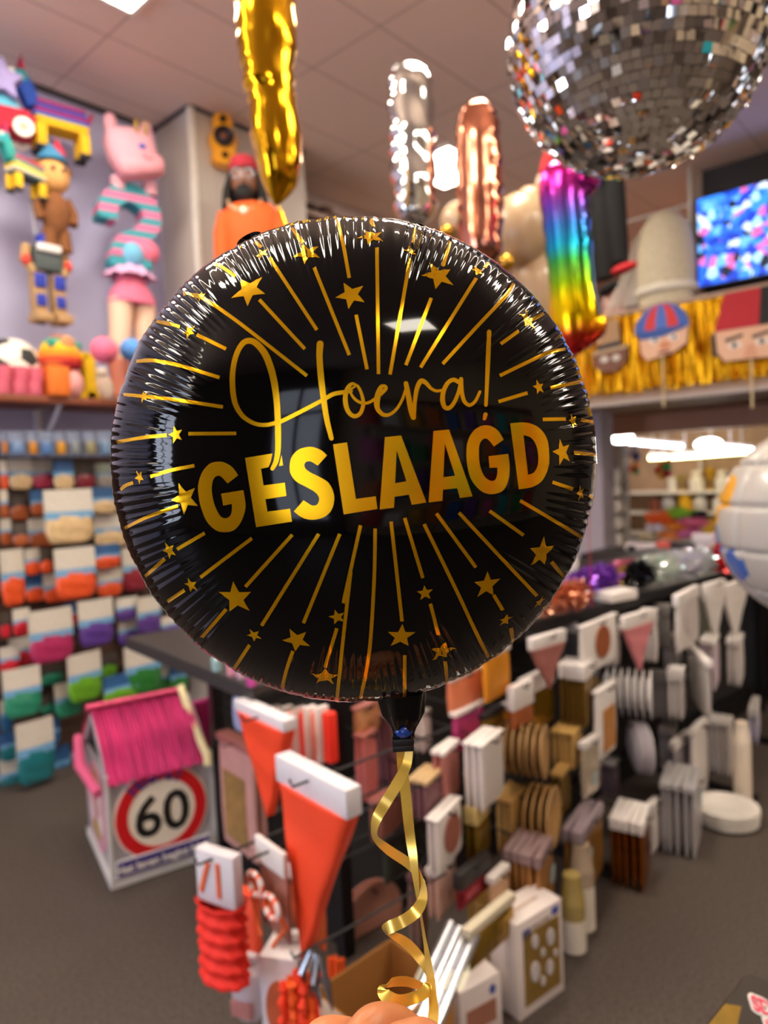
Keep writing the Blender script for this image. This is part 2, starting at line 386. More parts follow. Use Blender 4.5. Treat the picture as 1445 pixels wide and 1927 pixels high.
def stroke(pts, wid, k=10, caps=True):
    """brush stroke in pixels with varying width -> vertices, faces"""
    P = np.array(crom([tuple(p)+(w,) for p, w in zip(pts, wid)], k)); n = len(P)
    T = np.gradient(P[:, :2], axis=0); T /= np.linalg.norm(T, axis=1)[:, None]+1e-9; Nn = np.stack([-T[:, 1], T[:, 0]], 1)
    V = []
    for s in (-.5, -.17, .17, .5): V.append(P[:, :2]+Nn*(P[:, 2:3]*s))
    V = np.stack(V, 1).reshape(-1, 2); Fs = [(i*4+j, (i+1)*4+j, (i+1)*4+j+1, i*4+j+1) for i in range(n-1) for j in range(3)]
    Fs = [q[::-1] for q in Fs]
    if caps:
        for e, sg in ((0, -1), (n-1, 1)):
            c = len(V); m = 7; a0 = math.atan2(T[e, 1]*sg, T[e, 0]*sg)
            ring = [P[e, :2]+P[e, 2]/2*np.array([math.cos(a0+PI*(q/(m-1)-.5)), math.sin(a0+PI*(q/(m-1)-.5))]) for q in range(m)]
            V = np.vstack([V, [P[e, :2]], ring]); Fs += [(c, c+q+2, c+q+1) for q in range(m-1)]
    return V, Fs
A_ = lambda p: (360+p[0]/4.817, 640+p[1]/4.817)
B_ = lambda p: (620+p[0]/3.284, 640+p[1]/3.284)
def outline(spec, conv):
    """'c' runs are smoothed, plain points are sharp corners"""
    out = []
    i = 0
    while i < len(spec):
        if spec[i] == 'c':
            run = spec[i+1]; pre = out[-1] if out else None; nxt = spec[i+2] if i+2 < len(spec) else spec[0]
            pp = ([pre] if pre else [])+list(run)+([nxt] if nxt != 'c' else [])
            sp = [tuple(p) for p in crom(pp, 5)]
            out += sp[1:-1] if pre else sp[:-1]; i += 2
        else: out.append(spec[i]); i += 1
    return [conv(p) for p in out]
LET = [
 (outline([(425,1225),'c',[(370,1150),(300,1110),(245,1102),(170,1120),(105,1190),(68,1290),(65,1380),(85,1500),(140,1640),(220,1720),(300,1740),(390,1720),(455,1640),(490,1530),(488,1450)],(472,1360),(272,1392),(290,1500),(368,1485),'c',[(370,1530),(355,1590),(310,1615),(260,1590),(215,1500),(190,1400),(188,1320),(205,1255),(240,1230),(275,1240)],(330,1300)], A_), ()),
 ([A_(p) for p in [(488,1068),(735,1028),(720,1105),(700,1152),(632,1166),(655,1318),(848,1292),(862,1412),(672,1442),(690,1555),(895,1528),(913,1645),(588,1695)]], ()),
 ([A_(p) for p in [(818,1040),(832,1135),(795,1142)]], ()),
 (outline([(1230,1045),'c',[(1180,1000),(1110,972),(1050,970),(970,995),(910,1060),(892,1140),(900,1210),(950,1280),(1040,1330),(1110,1370),(1150,1410),(1158,1450),(1140,1490),(1100,1500),(1060,1480)],(1018,1452),(930,1552),'c',[(990,1600),(1060,1625),(1130,1625),(1210,1600),(1270,1540),(1295,1450),(1285,1370),(1240,1290),(1160,1240),(1080,1200),(1035,1165),(1025,1130),(1040,1105),(1075,1098),(1110,1115)],(1145,1138)], A_), ()),
 ([B_(p) for p in [(22,645),(108,632),(163,982),(285,965),(296,1043),(88,1077)]], ()),
 ([B_(p) for p in [(342,600),(442,590),(598,1003),(508,1018),(490,955),(402,968),(398,1035),(310,1047)]], ([B_(p) for p in [(415,682),(475,872),(405,885)]],)),
 ([B_(p) for p in [(642,562),(738,553),(883,965),(805,976),(788,915),(700,925),(697,993),(612,1003)]], ([B_(p) for p in [(712,640),(775,838),(703,848)]],)),
 (outline([(1075,615),'c',[(1040,560),(990,530),(940,530),(890,560),(855,620),(845,690),(850,770),(870,850),(910,910),(960,945),(1020,950),(1075,925),(1105,860),(1112,780)],(1103,703),(982,718),(988,790),(1035,787),'c',[(1035,830),(1020,865),(990,868),(955,840),(930,780),(922,710),(925,650),(945,615),(975,612)],(1015,658)], B_), ()),
 (outline([(1115,515),'c',[(1210,510),(1290,540),(1340,610),(1355,700),(1345,800),(1310,870),(1250,908)],(1168,922)], B_), (outline([(1197,588),'c',[(1245,605),(1278,660),(1288,725),(1280,785),(1258,820)],(1225,833)], B_),)),
]
lm = MB()
for o, h in LET:
    V, Fs = poly_mesh(o, h, 5.); lm.add(on_surface(V), Fs)
STR = [
 ([A_(p) for p in [(735,1165),(768,1100),(785,1000),(787,860),(785,745),(775,560),(755,400),(722,260),(670,130),(600,42),(535,8),(470,30),(415,120),(382,250),(374,400),(395,560),(450,670),(520,730),(600,764),(690,768),(785,745),(820,735),(1000,645),(1180,550),(1290,490),(1390,472),(1450,462)]],
  [36,44,50,54,54,56,60,62,62,58,54,50,48,48,50,48,42,38,36,36,36,36,36,36,38,36,30], 4.817),
 ([A_(p) for p in [(1168,36),(1162,150),(1175,330),(1200,540),(1228,720),(1270,890)]], [62,56,56,52,48,42], 4.817),
 ([B_(p) for p in [(5,340),(55,325),(100,318),(135,300),(155,288),(150,270),(125,280),(103,320),(98,380),(115,440),(150,470),(188,455),(208,400),(200,340),(178,290),(150,272)]], [22,20,18,14,12,16,24,28,30,28,26,24,24,20,18,16], 3.284),
 ([B_(p) for p in [(130,300),(135,335),(165,372),(205,390),(245,385),(285,360),(325,325),(348,300),(342,284),(320,290),(302,330),(292,385),(300,430),(335,462),(375,458),(415,425),(448,370),(468,310)]], [14,16,18,18,18,20,24,22,18,26,36,36,28,24,20,18,18,16], 3.284),
 ([B_(p) for p in [(472,268),(485,335),(503,430),(518,478)]], [28,32,34,32], 3.284),
 ([B_(p) for p in [(522,470),(527,380),(540,300),(565,254),(595,265),(625,298),(660,315),(695,310)]], [22,24,28,30,26,20,18,16], 3.284),
 ([B_(p) for p in [(800,262),(765,246),(728,268),(703,320),(698,375),(712,415),(738,420),(768,388),(795,325),(812,250)]], [26,26,26,28,30,28,26,24,22,20], 3.284),
 ([B_(p) for p in [(812,242),(816,320),(832,378),(862,402),(898,380),(928,320)]], [26,26,24,22,20,18], 3.284),
 ([B_(p) for p in [(984,-50),(978,120),(971,280),(965,402)]], [26,28,24,22], 3.284),
 ([B_(p) for p in [(963,460),(956,486)]], [26,22], 3.284),
]
for p, w, s in STR:
    V, Fs = stroke(p, [q/s for q in w]); lm.add(on_surface(V, .0003), Fs)
lm.build('gold_lettering', gold, balloon, 180)
def cv(ox, oy, s): return lambda p: (ox+p[0]/s, oy+p[1]/s)
TL = cv(210, 400, 3.0745); TR = cv(660, 400, 3.0104); BL = cv(210, 860, 3.0745); BR = cv(660, 860, 3.0104)
RAYS = [
 (TL, [[(260,628),(395,660)],[(495,708),(663,790)],[(145,862),(250,860),(400,888),(625,955)],[(75,1055),(300,1075),(480,1100),(645,1125)],[(35,1330),(180,1303),(320,1288)],[(445,1280),(722,1278)],
       [(595,302),(640,318),(718,372)],[(855,505),(1118,790)],[(415,472),(470,476),(560,515),(720,625),(920,780),(1130,945)],[(915,265),(1188,680)],[(830,172),(868,205)],[(1045,95),(1110,190)],[(1172,320),(1375,825)],[(1305,45),(1338,180),(1375,380)]]),
 (TR, [[(30,580),(92,888)],[(112,42),(130,85)],[(148,200),(157,915)],[(368,90),(352,175)],[(337,255),(222,918)],[(562,165),(522,305)],[(455,485),(312,865)],[(775,290),(755,318)],[(708,375),(395,878)],[(922,402),(870,480),(720,640),(520,858)],
       [(1095,570),(1035,605)],[(950,672),(848,745)],[(1215,775),(1130,790),(1000,848),(843,925)],[(1320,955),(1130,993)],[(1000,1022),(835,1072)],[(1085,1172),(1215,1170)],[(1300,1174),(1365,1190)],[(1260,1360),(1390,1376)]]),
 (BL, [[(228,113),(340,78),(480,50)],[(55,190),(85,165),(130,148)],[(80,412),(200,350),(385,283)],[(195,690),(310,588)],[(380,533),(540,440)],[(325,835),(425,768)],[(515,695),(812,470)],[(525,1040),(665,878)],[(775,750),(1045,450)],[(710,1222),(800,1085)],[(868,975),(1198,445)],
       [(988,1330),(1015,1220),(1050,1120)],[(1110,960),(1320,445)],[(1235,1215),(1303,990)],[(1340,845),(1440,395)]]),
 (BR, [[(0,650),(-40,1000),(-80,1390)],[(138,405),(132,700),(105,1100),(55,1365)],[(228,365),(290,930)],[(305,1120),(303,1300),(298,1405)],[(305,345),(408,685)],[(450,830),(497,1010)],[(535,1155),(547,1285)],[(415,380),(600,760),(700,975),(780,1135)],[(485,320),(708,625)],[(808,780),(858,865)],[(903,962),(922,1058)],
       [(612,315),(1045,780)],[(1085,840),(1103,868)],[(785,305),(978,443)],[(1130,590),(1208,680)],[(958,247),(1150,360),(1318,462)],[(1140,142),(1255,182)],[(1340,215),(1378,243)]]),
]
rm = MB()
for c, L in RAYS:
    for pts in L:
        P = [c(p) for p in pts]; ln = sum(math.dist(a, b) for a, b in zip(P, P[1:]))
        V, Fs = stroke(P, [6.6]*len(P), max(4, int(ln/3/(len(P)-1))), False); rm.add(on_surface(V), Fs)
rm.build('gold_rays', gold, balloon, 180)
STARS = [(TL, 450,690,46,10),(TL,190,1066,40,0),(TL,372,1285,52,0),(TL,165,1530,44,15),(TL,795,450,112,20),(TL,520,487,38,0),(TL,870,240,48,10),(TL,1132,240,86,12),(TL,1385,478,92,10),
 (TR,115,138,82,5),(TR,340,215,40,0),(TR,495,360,104,6),(TR,715,335,46,-5),(TR,1002,608,70,-15),(TR,1063,990,46,0),(TR,1255,1180,46,5),(TR,1195,1358,80,0),
 (BL,425,240,95,10),(BL,335,540,54,10),(BL,462,740,50,0),(BL,720,815,108,-10),(BL,825,1030,48,12),(BL,1070,1058,86,10),(BL,1305,925,50,0),(BL,1235,1268,85,-20),
 (BR,285,1015,86,-20),(BR,420,770,50,-10),(BR,520,1100,82,-22),(BR,770,725,88,-15),(BR,875,920,48,-15),(BR,1062,815,46,-20),(BR,1078,540,100,-20),(BR,1295,205,50,0)]
for c, x, y, r, rot in STARS:
    p = c((x, y)); t, th = px_tth([p]); t = min(float(t[0]), .93); th = float(th[0]); rr, zz = prof(t)
    Pw = BM @ Vector((rr*math.cos(th), rr*math.sin(th), float(zz))); R_ = r/3.05*depth(Pw)/f*1.0
    pol = []
    for i in range(10):
        a = math.radians(90+36*i+rot+8); q = R_*(1 if i % 2 == 0 else .43); pol.append((q*math.cos(a)*1000, q*math.sin(a)*1000))
    V, Fs = poly_mesh(pol, (), 1.6); V = V/1000
    e_r = np.array([math.cos(th), math.sin(th)]); e_t = np.array([-math.sin(th), math.cos(th)])
    s = t*SL+V@e_r; th2 = th+(V@e_t)/max(float(rr), .02)
    MB().add(bsurf(np.clip(s/SL, 0, .99), th2, .00025), [q[::-1] for q in Fs]).build('gold_star', gold, balloon, 180)
# ---- neck, valve, clip and seam tabs
def bl(px, py, dz=0.):                           # pixel -> balloon frame at the rim plane
    p = at(px, py, .512+dz); return Vector((BM.inverted() @ p))
nk = MB()
a0 = [bl(706, 1296), bl(722, 1345), bl(738, 1368), bl(744, 1385)]; b0 = [bl(800, 1292), bl(796, 1340), bl(780, 1368), bl(774, 1385)]
th_ = [.022, .016, .010, .006]
def neck(u, v):
    k = v*3; i = min(2, int(k)); q = k-i; A = a0[i].lerp(a0[i+1], q); B = b0[i].lerp(b0[i+1], q); T = th_[i]*(1-q)+th_[i+1]*q
    c = (A+B)/2; h = (A-B)/2; an = u*2*PI; wv = 1+.16*math.sin(an*6+v*3)*(.4+v)
    p = c+h*math.cos(an)*wv; p.z += T*math.sin(an)*wv; return p
nk.grid(neck, 64, 18, wrap=True).build('neck', blk, balloon, 180)
vl = MB(); c = bl(758, 1368); vl.ell(c+Vector((0, 0, .008)), (.0065, .005, .004), 18, 10); vl.build('valve', M('0d3f9a', .25, coat=.4), balloon)
fr = MB(); c0 = bl(758, 1379)
def frill(u, v): return c0+Vector(((u-.5)*.016, .002-.005*v+.0012*math.sin(u*22), .006+.002*math.sin(u*31+v*2)))
fr.grid(frill, 40, 4).build('gathered_edge', M('8a7c74', .12, .9), balloon)
cl = MB(); c = bl(758, 1395); rr = Matrix.Rotation(math.radians(-6), 3, 'Z')
cl.box(c+Vector((0, .0022, .001)), (.0158, .0048, .014), rot=rr, bev=.0008); cl.box(c+Vector((-.0004, -.0028, .001)), (.0152, .0046, .0125), rot=rr, bev=.0008)
cl.build('clip', M('171416', .45), balloon)
for (x, y, w, h) in ((470, 452, 30, 20), (786, 424, 18, 13)):
    tb = MB(); c = bl(x, y, .004); s = .512/f; ang = math.atan2(c.y, c.x)-PI/2
    R3 = Matrix.Rotation(ang, 3, 'Z')
    def tabf(u, v):
        a = u*PI; rad = v; X = math.cos(a)*w*s*rad; Y = math.sin(a)*h*s*1.2*rad-.004
        return c+R3 @ Vector((X, Y, -.004+.002*math.sin(u*9)+.004*v*v))
    tb.grid(tabf, 24, 8).build('seam_tab', blk, balloon)
# ================================================================== RIBBON
rib = thing('curling_ribbon', 'shiny gold curling ribbon hanging from the black balloon down to the hand', 'ribbon', at(762, 1410, .512))
ro = Vector(rib.location)
gr = M('ecc654', .24, .5, var=.10, scale=60, coat=.3)
def ribbon(name, pts, w):
    # pts: (px, py, depth, turn of the band away from the viewer in degrees)
    P = np.array(crom(pts, 14)); n = len(P); mb = MB(); vs = []
    W3d = [at(x, y, z) for x, y, z, _ in P]
    for i in range(n):
        t = (W3d[min(n-1, i+1)]-W3d[max(0, i-1)]).normalized(); e = t.cross(Vector(FW)).normalized(); b = math.radians(P[i][3])
        nn = t.cross(e).normalized(); e = e*math.cos(b)+nn*math.sin(b); off = t.cross(e).normalized()*.00012
        for sg in (-.5, -.17, .17, .5): vs.append(W3d[i]+e*w*sg-ro)
        for sg in (.5, -.5): vs.append(W3d[i]+e*w*sg+off-ro)
    fs = [(i*6+j, i*6+(j+1) % 6, (i+1)*6+(j+1) % 6, (i+1)*6+j) for i in range(n-1) for j in range(6)]
    mb.add(vs, fs).build(name, gr, rib, 50)
ribbon('straight_strand', [(755,1402,.514,0),(758,1450,.517,5),(764,1500,.518,10),(770,1560,.515,20),(777,1610,.51,35),(783,1660,.505,58),(790,1710,.50,74),(798,1760,.495,72),(806,1810,.487,55),(812,1860,.478,40),(816,1900,.465,45),(812,1935,.455,50)], .0078)
ribbon('curled_strand', [(771,1402,.512,50),(766,1436,.509,40),(750,1470,.503,20),(727,1508,.498,12),(709,1540,.498,35),(704,1563,.502,55),(712,1582,.508,30),(735,1602,.512,12),(765,1622,.512,8),(783,1640,.508,25),(795,1665,.50,52),(795,1692,.493,48),(782,1716,.487,25),(757,1734,.484,12),(733,1745,.486,40),(727,1751,.490,45),(742,1760,.496,20),(766,1776,.498,8),(788,1800,.495,12),(805,1828,.488,38),(809,1848,.482,45),(800,1866,.475,25),(775,1879,.468,10),(748,1883,.465,8),(726,1874,.467,40),(721,1860,.473,45),(735,1849,.480,12),(765,1847,.484,8),(795,1857,.482,20)], .0078)
# ================================================================== HAND
hand_o = at(698, 1998, .452); hs = .452/f
def hp(px, py, dz): return at(px-2, py+13, .452+dz)-hand_o
hm = MB()
def limb(pts, rr): 
    P = crom([tuple(p)+(r,) for p, r in zip(pts, rr)], 7)
    hm.tube([Vector(q[:3]) for q in P], [q[3] for q in P], 16)
    hm.ell(Vector(P[0][:3]), P[0][3], 16, 10); hm.ell(Vector(P[-1][:3]), P[-1][3], 16, 10)
# palm block and wrist
for p, r in (((748, 1992), (.030, .034, .022)), ((700, 2040), (.034, .032, .022))):
    hm.ell(hp(p[0], p[1], .012), r, 24, 16)
limb([hp(770, 2020, .01), hp(800, 2130, .0), hp(850, 2330, -.03), hp(905, 2560, -.08)], [.034, .030, .032, .040])
# four fingers curled towards the palm, index on top
for kx, ky, kz, tx, s in ((720, 1920, .012, 0, 1.0), (642, 1945, .020, 4, 1.02), (622, 2003, .026, 8, .97), (622, 2056, .030, 12, .86)):
    pass
limb([hp(795, 1958, .016), hp(748, 1921, .004), hp(702, 1919, -.012), hp(672, 1960, -.026), hp(708, 1990, -.030)], [.0130, .0128, .0122, .0100, .0085])
limb([hp(775, 1990, .026), hp(690, 1950, .020), hp(612, 1937, .004), hp(592, 1985, -.014), hp(640, 2010, -.026), hp(690, 2016, -.024)], [.0130, .0122, .0112, .0108, .0098, .0085])
limb([hp(770, 2030, .030), hp(680, 2000, .026), hp(600, 1990, .010), hp(584, 2035, -.010), hp(636, 2056, -.022), hp(690, 2058, -.020)], [.0128, .0120, .0110, .0104, .0094, .0082])
limb([hp(765, 2072, .028), hp(690, 2052, .028), hp(620, 2048, .012), hp(606, 2085, -.006), hp(650, 2100, -.016), hp(695, 2098, -.014)], [.0115, .0105, .0094, .0090, .0082, .0072])
# thumb closing over the index finger and the ribbon
limb([hp(800, 2060, -.004), hp(822, 1995, -.020), hp(800, 1945, -.030), hp(752, 1942, -.036)], [.0165, .0140, .0118, .0090])
skin = M('e08e5c', .42, var=.10, scale=70, bump=.25)
ho = hm.build('person', skin, None, 180); ho.location = hand_o
tag(ho, 'bare hand at the bottom edge pinching the gold ribbon of the black balloon', 'person')
rmod = ho.modifiers.new('join', 'REMESH'); rmod.mode = 'VOXEL'; rmod.voxel_size = .0016; rmod.use_smooth_shade = True
smo = ho.modifiers.new('soften', 'SMOOTH'); smo.iterations = 7; smo.factor = .5
# nails
nm = M('e8b79a', .25, coat=.3)
for (x, y, z, r) in ((748, 1938, -.0455, 0), (712, 1990, -.0395, 0), (694, 2017, -.0335, 0)):
    n = MB().ell(hp(x, y, z), (.0052, .0042, .0018), 16, 8).build('nail', nm, ho)
# ================================================================== DISCO BALL
dc = at(1196, 74, 1.38); DR = .247
db = thing('mirror_ball', 'large silver mirror ball hanging at the top right', 'mirror ball', dc)
MB().ell((0, 0, 0), DR-.004, 64, 40).build('core', M('5a5550', .5, var=.3), db, 60)
mm = MB(); NROW = 46; rd = random.Random(5)
for j in range(NROW):
    ph = PI*(j+.5)/NROW; rr = DR*math.sin(ph); n = max(4, int(2*PI*rr/(PI*DR/NROW))); hgt = PI*DR/NROW*.47
    for i in range(n):
        a = 2*PI*(i+.5*(j % 2))/n; nrm = Vector((math.sin(ph)*math.cos(a), math.sin(ph)*math.sin(a), math.cos(ph)))
        et = Vector((-math.sin(a), math.cos(a), 0)); ep = nrm.cross(et); w = PI*rr/n*.94
        j1, j2 = rd.gauss(0, .17), rd.gauss(0, .17)
        c = nrm*DR; e1 = (et+nrm*j1)*w; e2 = (ep+nrm*j2)*hgt
        top = [c-e1-e2, c+e1-e2, c+e1+e2, c-e1+e2]; bot = [p-nrm*.004 for p in top]
        mm.add(top+bot, [(0, 1, 2, 3), (0, 4, 5, 1), (1, 5, 6, 2), (2, 6, 7, 3), (3, 7, 4, 0)])
mm.build('mirror_tiles', M('efece8', .03, 1., var=.02), db, 0)
MB().lathe([(1e-4, DR+.03), (.03, DR+.03), (.035, DR-.01), (1e-4, DR-.012)], 24).build('cap', M('b8b8b8', .2, 1.), db)
MB().cyl((0, 0, DR+.03), (0, 0, CZ-dc.z), .003).build('hanging_wire', M('777777', .3, 1.), db)
# ================================================================== FOIL NUMBER BALLOONS
def foil(mb, c0, spine, rx, ry, nu=72, nv=110, amp=.05, seed=0, mi=0, freq=26):
    """inflated foil tube: spine list of (x,z), half widths rx, half thickness ry, puckered along the two side seams"""
    r = random.Random(seed); S = np.array(crom([tuple(p)+(a, b) for p, a, b in zip(spine, rx, ry)], 12)); n = len(S)-1
    ph = [r.uniform(0, 6.28) for _ in range(8)]
    def fn(u, v):
        k = v*n; i = min(n-1, int(k)); q = k-i; x, z, a, b = S[i]*(1-q)+S[i+1]*q
        t = S[min(n, i+1)]-S[max(0, i-1)] if 0 < i < n else S[i+1]-S[i]
        L = math.hypot(t[0], t[1])+1e-9; nx, nz = t[1]/L, -t[0]/L
        an = u*2*PI; cs, sn = math.cos(an), math.sin(an)
        seam = abs(cs)**3
        w = 1+amp*seam*(math.sin(v*freq*6.28+ph[0]+2*math.sin(v*17+ph[1]))+.5*math.sin(v*freq*11+ph[2]))+amp*.35*math.sin(v*freq*2.1+an*2+ph[3])*math.sin(an*3+ph[4])
        A = a*cs*w; B = b*math.copysign(abs(sn)**.85, sn)*(1+amp*.6*math.sin(v*freq*3+an+ph[5]))
        return Vector((x+nx*A, B, z+nz*A))
    return mb.grid(fn, nu, nv, mi, wrap=True)
def face_cam(p, extra=0): return math.atan2(p.y, p.x)-PI/2+extra     # local -y towards the camera
def fb(px, py, Z): return at(px, py, Z)
# gold, hanging point down
Zg = 1.75; p0 = at(522, 385, Zg); s = Zg/f
gb = thing('number_balloon', 'gold foil number balloon hanging point down at the top of the view', 'balloon', p0, face_cam(p0, .3), 'foil number balloons')
mb = MB(); K = [(-4, -385, 4, 4), (0, -372, 16, 14), (6, -335, 36, 34), (6, -285, 45, 42), (2, -235, 46, 44), (0, -190, 44, 40), (-4, -160, 48, 42), (-6, -120, 52, 44), (-4, -80, 54, 46), (-4, -20, 56, 46), (0, 60, 57, 46), (4, 140, 50, 40), (8, 180, 20, 18), (8, 192, 3, 3)]
foil(mb, None, [(a*s, (b+385)*s) for a, b, _, _ in K], [c*s for _, _, c, _ in K], [d*s for _, _, _, d in K], seed=2, amp=.035, freq=9)
fg = M('e0a41c', .12, 1., var=.05)
mb.build('shell', fg, gb, 180)
MB().tube([(0, 0, 0), (.01, 0, -.02), (.024, .0, -.07), (.028, 0, -.12)], .0022).build('tail', fg, gb)
MB().cyl((8*s, 0, 577*s), (8*s, 0, CZ-p0.z-.001), .0012).build('hanging_string', M('d8c8a8', .6), gb)
def tube_balloon(px, ytop, ybot, hw, Z, m, label, seed, rz=.0, amp=.05, taper=.0, stringcol='d8d0c8'):
    s = Z/f; p0 = at(px, ybot, Z); h = (ybot-ytop)*s; w = hw*s
    t = thing('number_balloon', label, 'balloon', p0, face_cam(p0, rz), 'foil number balloons')
    mb = MB(); zs = [0, .02, .08, .2, .35, .5, .65, .8, .9, .955, .985, 1]; ws = [.1, .5, .86, .96, 1, 1, 1, 1-taper*.3, .93-taper, .72-taper, .42-taper*.5, .03]
    foil(mb, None, [(0, q*h) for q in zs], [w*q for q in ws], [w*.85*q for q in ws], seed=seed, amp=amp, freq=11)
    mb.build('shell', m, t, 180)
    MB().tube([(0, 0, .004), (.004, 0, -.03), (.0, .01, -.10), (.01, .02, -.3), (0, .02, -(p0.z-1.03))], .0015).build('tail', M(stringcol, .5), t)
    return t
tube_balloon(783, 128, 425, 42, 2.6, M('d9d9d6', .06, 1., var=.02), 'silver foil number one balloon behind the top of the black balloon', 5, .25, .07)
tube_balloon(908, 196, 500, 42, 2.55, M('d48a6e', .16, 1., var=.04), 'rose gold foil number one balloon right of the silver one', 8, -.2, .05, .1)
# rainbow one
Zr = 2.3; s = Zr/f; p0 = at(1092, 668, Zr)
rbm = ramp_mat('rainbow_foil', [(0, 'c01828'), (.09, 'd83a1e'), (.17, 'e8b400'), (.27, 'e2c800'), (.36, '8cc010'), (.47, '3aa848'), (.55, '18a0c8'), (.65, '3a78cc'), (.74, '7a50c0'), (.84, 'c22c9c'), (.93, 'd8288c'), (1, 'e03a70')], 2, 0, 365*s, .17, .9)
t = thing('number_balloon', 'rainbow foil number one balloon under the mirror ball', 'balloon', p0, face_cam(p0, -.25), 'foil number balloons')
mb = MB()
foil(mb, None, [(x*s, z*s) for x, z in ((0, 4), (-6, 18), (-8, 60), (-12, 130), (-16, 200), (-20, 260), (-22, 310), (-18, 345), (-12, 362))], [q*s for q in (6, 34, 46, 42, 42, 43, 46, 40, 6)], [q*s for q in (6, 30, 40, 38, 38, 38, 40, 34, 6)], seed=11, amp=.02, freq=6)
foil(mb, None, [(x*s, z*s) for x, z in ((-30, 318), (10, 322), (34, 332), (45, 340))], [q*s for q in (38, 36, 24, 4)], [q*s for q in (34, 32, 22, 4)], seed=12, amp=.025, freq=5, nv=40)
foil(mb, None, [(x*s, z*s) for x, z in ((-40, 40), (-4, 42), (30, 52), (46, 66))], [q*s for q in (26, 34, 26, 4)], [q*s for q in (26, 32, 24, 4)], seed=13, amp=.025, freq=5, nv=40)
mb.build('shell', rbm, t, 180)
MB().tube([(0, 0, .01), (.01, 0, -.05), (0, .03, -.2), (0, .05, -(p0.z-1.03))], .0015).build('tail', M('c01828', .4), t)
# ---- beige latex balloon cluster
bg = M('bb9e7a', .32, var=.04, coat=.25)
Zc = 3.0; s = Zc/f; c0 = at(975, 470, Zc)
t = thing('balloon_cluster', 'cluster of round beige latex balloons tied with small gold ones behind the rose gold balloon', 'balloons', c0)
for x, y, rx, rz_, dz, m, nm_ in ((982, 430, 58, 66, 0, bg, 'beige_balloon'), (998, 382, 32, 32, .14, bg, 'beige_balloon'), (866, 418, 40, 40, .12, bg, 'beige_balloon'), (1010, 545, 46, 88, .06, bg, 'beige_balloon'), (952, 580, 50, 60, .12, bg, 'beige_balloon'), (905, 455, 38, 40, .2, bg, 'beige_balloon'),
                            (954, 493, 15, 15, -.09, M('c99a3a', .15, .9), 'gold_balloon'), (840, 436, 13, 13, .05, M('c99a3a', .15, .9), 'gold_balloon'), (930, 520, 14, 14, -.07, M('c99a3a', .15, .9), 'gold_balloon')):
    b = MB(); p = at(x, y, Zc+dz)-c0; r1, r2 = rx*s, rz_*s
    b.lathe([(max(1e-4, r1*math.sin(q)*(1 if q > PI/2 else 1)), r2*(-math.cos(q))*(1.0 if q > PI/2 else 1.08)) for q in np.linspace(.02, PI, 22)], 32, p)
    b.lathe([(1e-4, -r2*1.1), (r1*.12, -r2*1.14), (r1*.06, -r2*1.07)], 10, p); b.build(nm_, m, t, 180)
MB().tube([(0, .03, 0), (0, .05, -.5), (0, .05, -(c0.z-1.03))], .004).build('stand', M('b8b0a0', .3, .6), t)
# ---- white dotted balloon at the right edge
def dots_mat():
    m = bpy.data.materials.new('white_foil_dots'); m.use_nodes = True; nt = m.node_tree; b = nt.nodes['Principled BSDF']
    tc = nt.nodes.new('ShaderNodeTexCoord'); vo = nt.nodes.new('ShaderNodeTexVoronoi'); vo.inputs['Scale'].default_value = 6.8; vo.inputs['Randomness'].default_value = .75
    lt = nt.nodes.new('ShaderNodeMath'); lt.operation = 'LESS_THAN'; lt.inputs[1].default_value = .34
    sp = nt.nodes.new('ShaderNodeSeparateColor'); cr = nt.nodes.new('ShaderNodeValToRGB'); cr.color_ramp.interpolation = 'CONSTANT'
    el = cr.color_ramp.elements
    for _ in range(3): el.new(.5)
    for e, (p, c) in zip(el, ((0, '2f7fb8'), (.3, 'e0a020'), (.5, '2a9a78'), (.7, '3b64b0'), (.87, 'd88a2a'))): e.position = p; e.color = lin(c)
    mx = nt.nodes.new('ShaderNodeMix'); mx.data_type = 'RGBA'; mx.inputs['A'].default_value = lin('bab4aa')
    nt.links.new(tc.outputs['Object'], vo.inputs['Vector']); nt.links.new(vo.outputs['Distance'], lt.inputs[0]); nt.links.new(vo.outputs['Color'], sp.inputs[0])
    nt.links.new(sp.outputs[0], cr.inputs[0]); nt.links.new(cr.outputs[0], mx.inputs['B']); nt.links.new(lt.outputs[0], mx.inputs['Factor']); nt.links.new(mx.outputs['Result'], b.inputs['Base Color'])
    b.inputs['Roughness'].default_value = .3; b.inputs['Coat Weight'].default_value = .3
    return m
Zd = 1.9; s = Zd/f; p0 = at(1556, 985, Zd)
t = thing('dotted_balloon', 'white foil balloon with coloured dots and creased seams at the right edge', 'balloon', p0, face_cam(p0, .2))
mb = MB()
def dotf(u, v):
    th = u*2*PI; ph = max(.01, min(PI-.01, v*PI)); r = 190*s
    cz = min(abs((v*7 % 1)-.5), .5); cu_ = abs(((u*12+(int(v*7) % 2)*.0) % 1)-.5)
    cr_ = 1-.05*math.exp(-((.5-cz)/.045)**2)-.045*math.exp(-((.5-cu_)/.045)**2)+.004*math.sin(th*80)*math.sin(ph)*math.exp(-((.5-cz)/.16)**2)
    return Vector((r*cr_*math.sin(ph)*math.cos(th), r*cr_*math.sin(ph)*math.sin(th), -r*cr_*math.cos(ph)))
mb.grid(dotf, 240, 140, wrap=True).build('shell', dots_mat(), t, 180)
MB().tube([(0, 0, -188*s), (.01, 0, -.45), (0, .02, -(p0.z))], .002).build('tail', M('ddd8d0', .5), t)
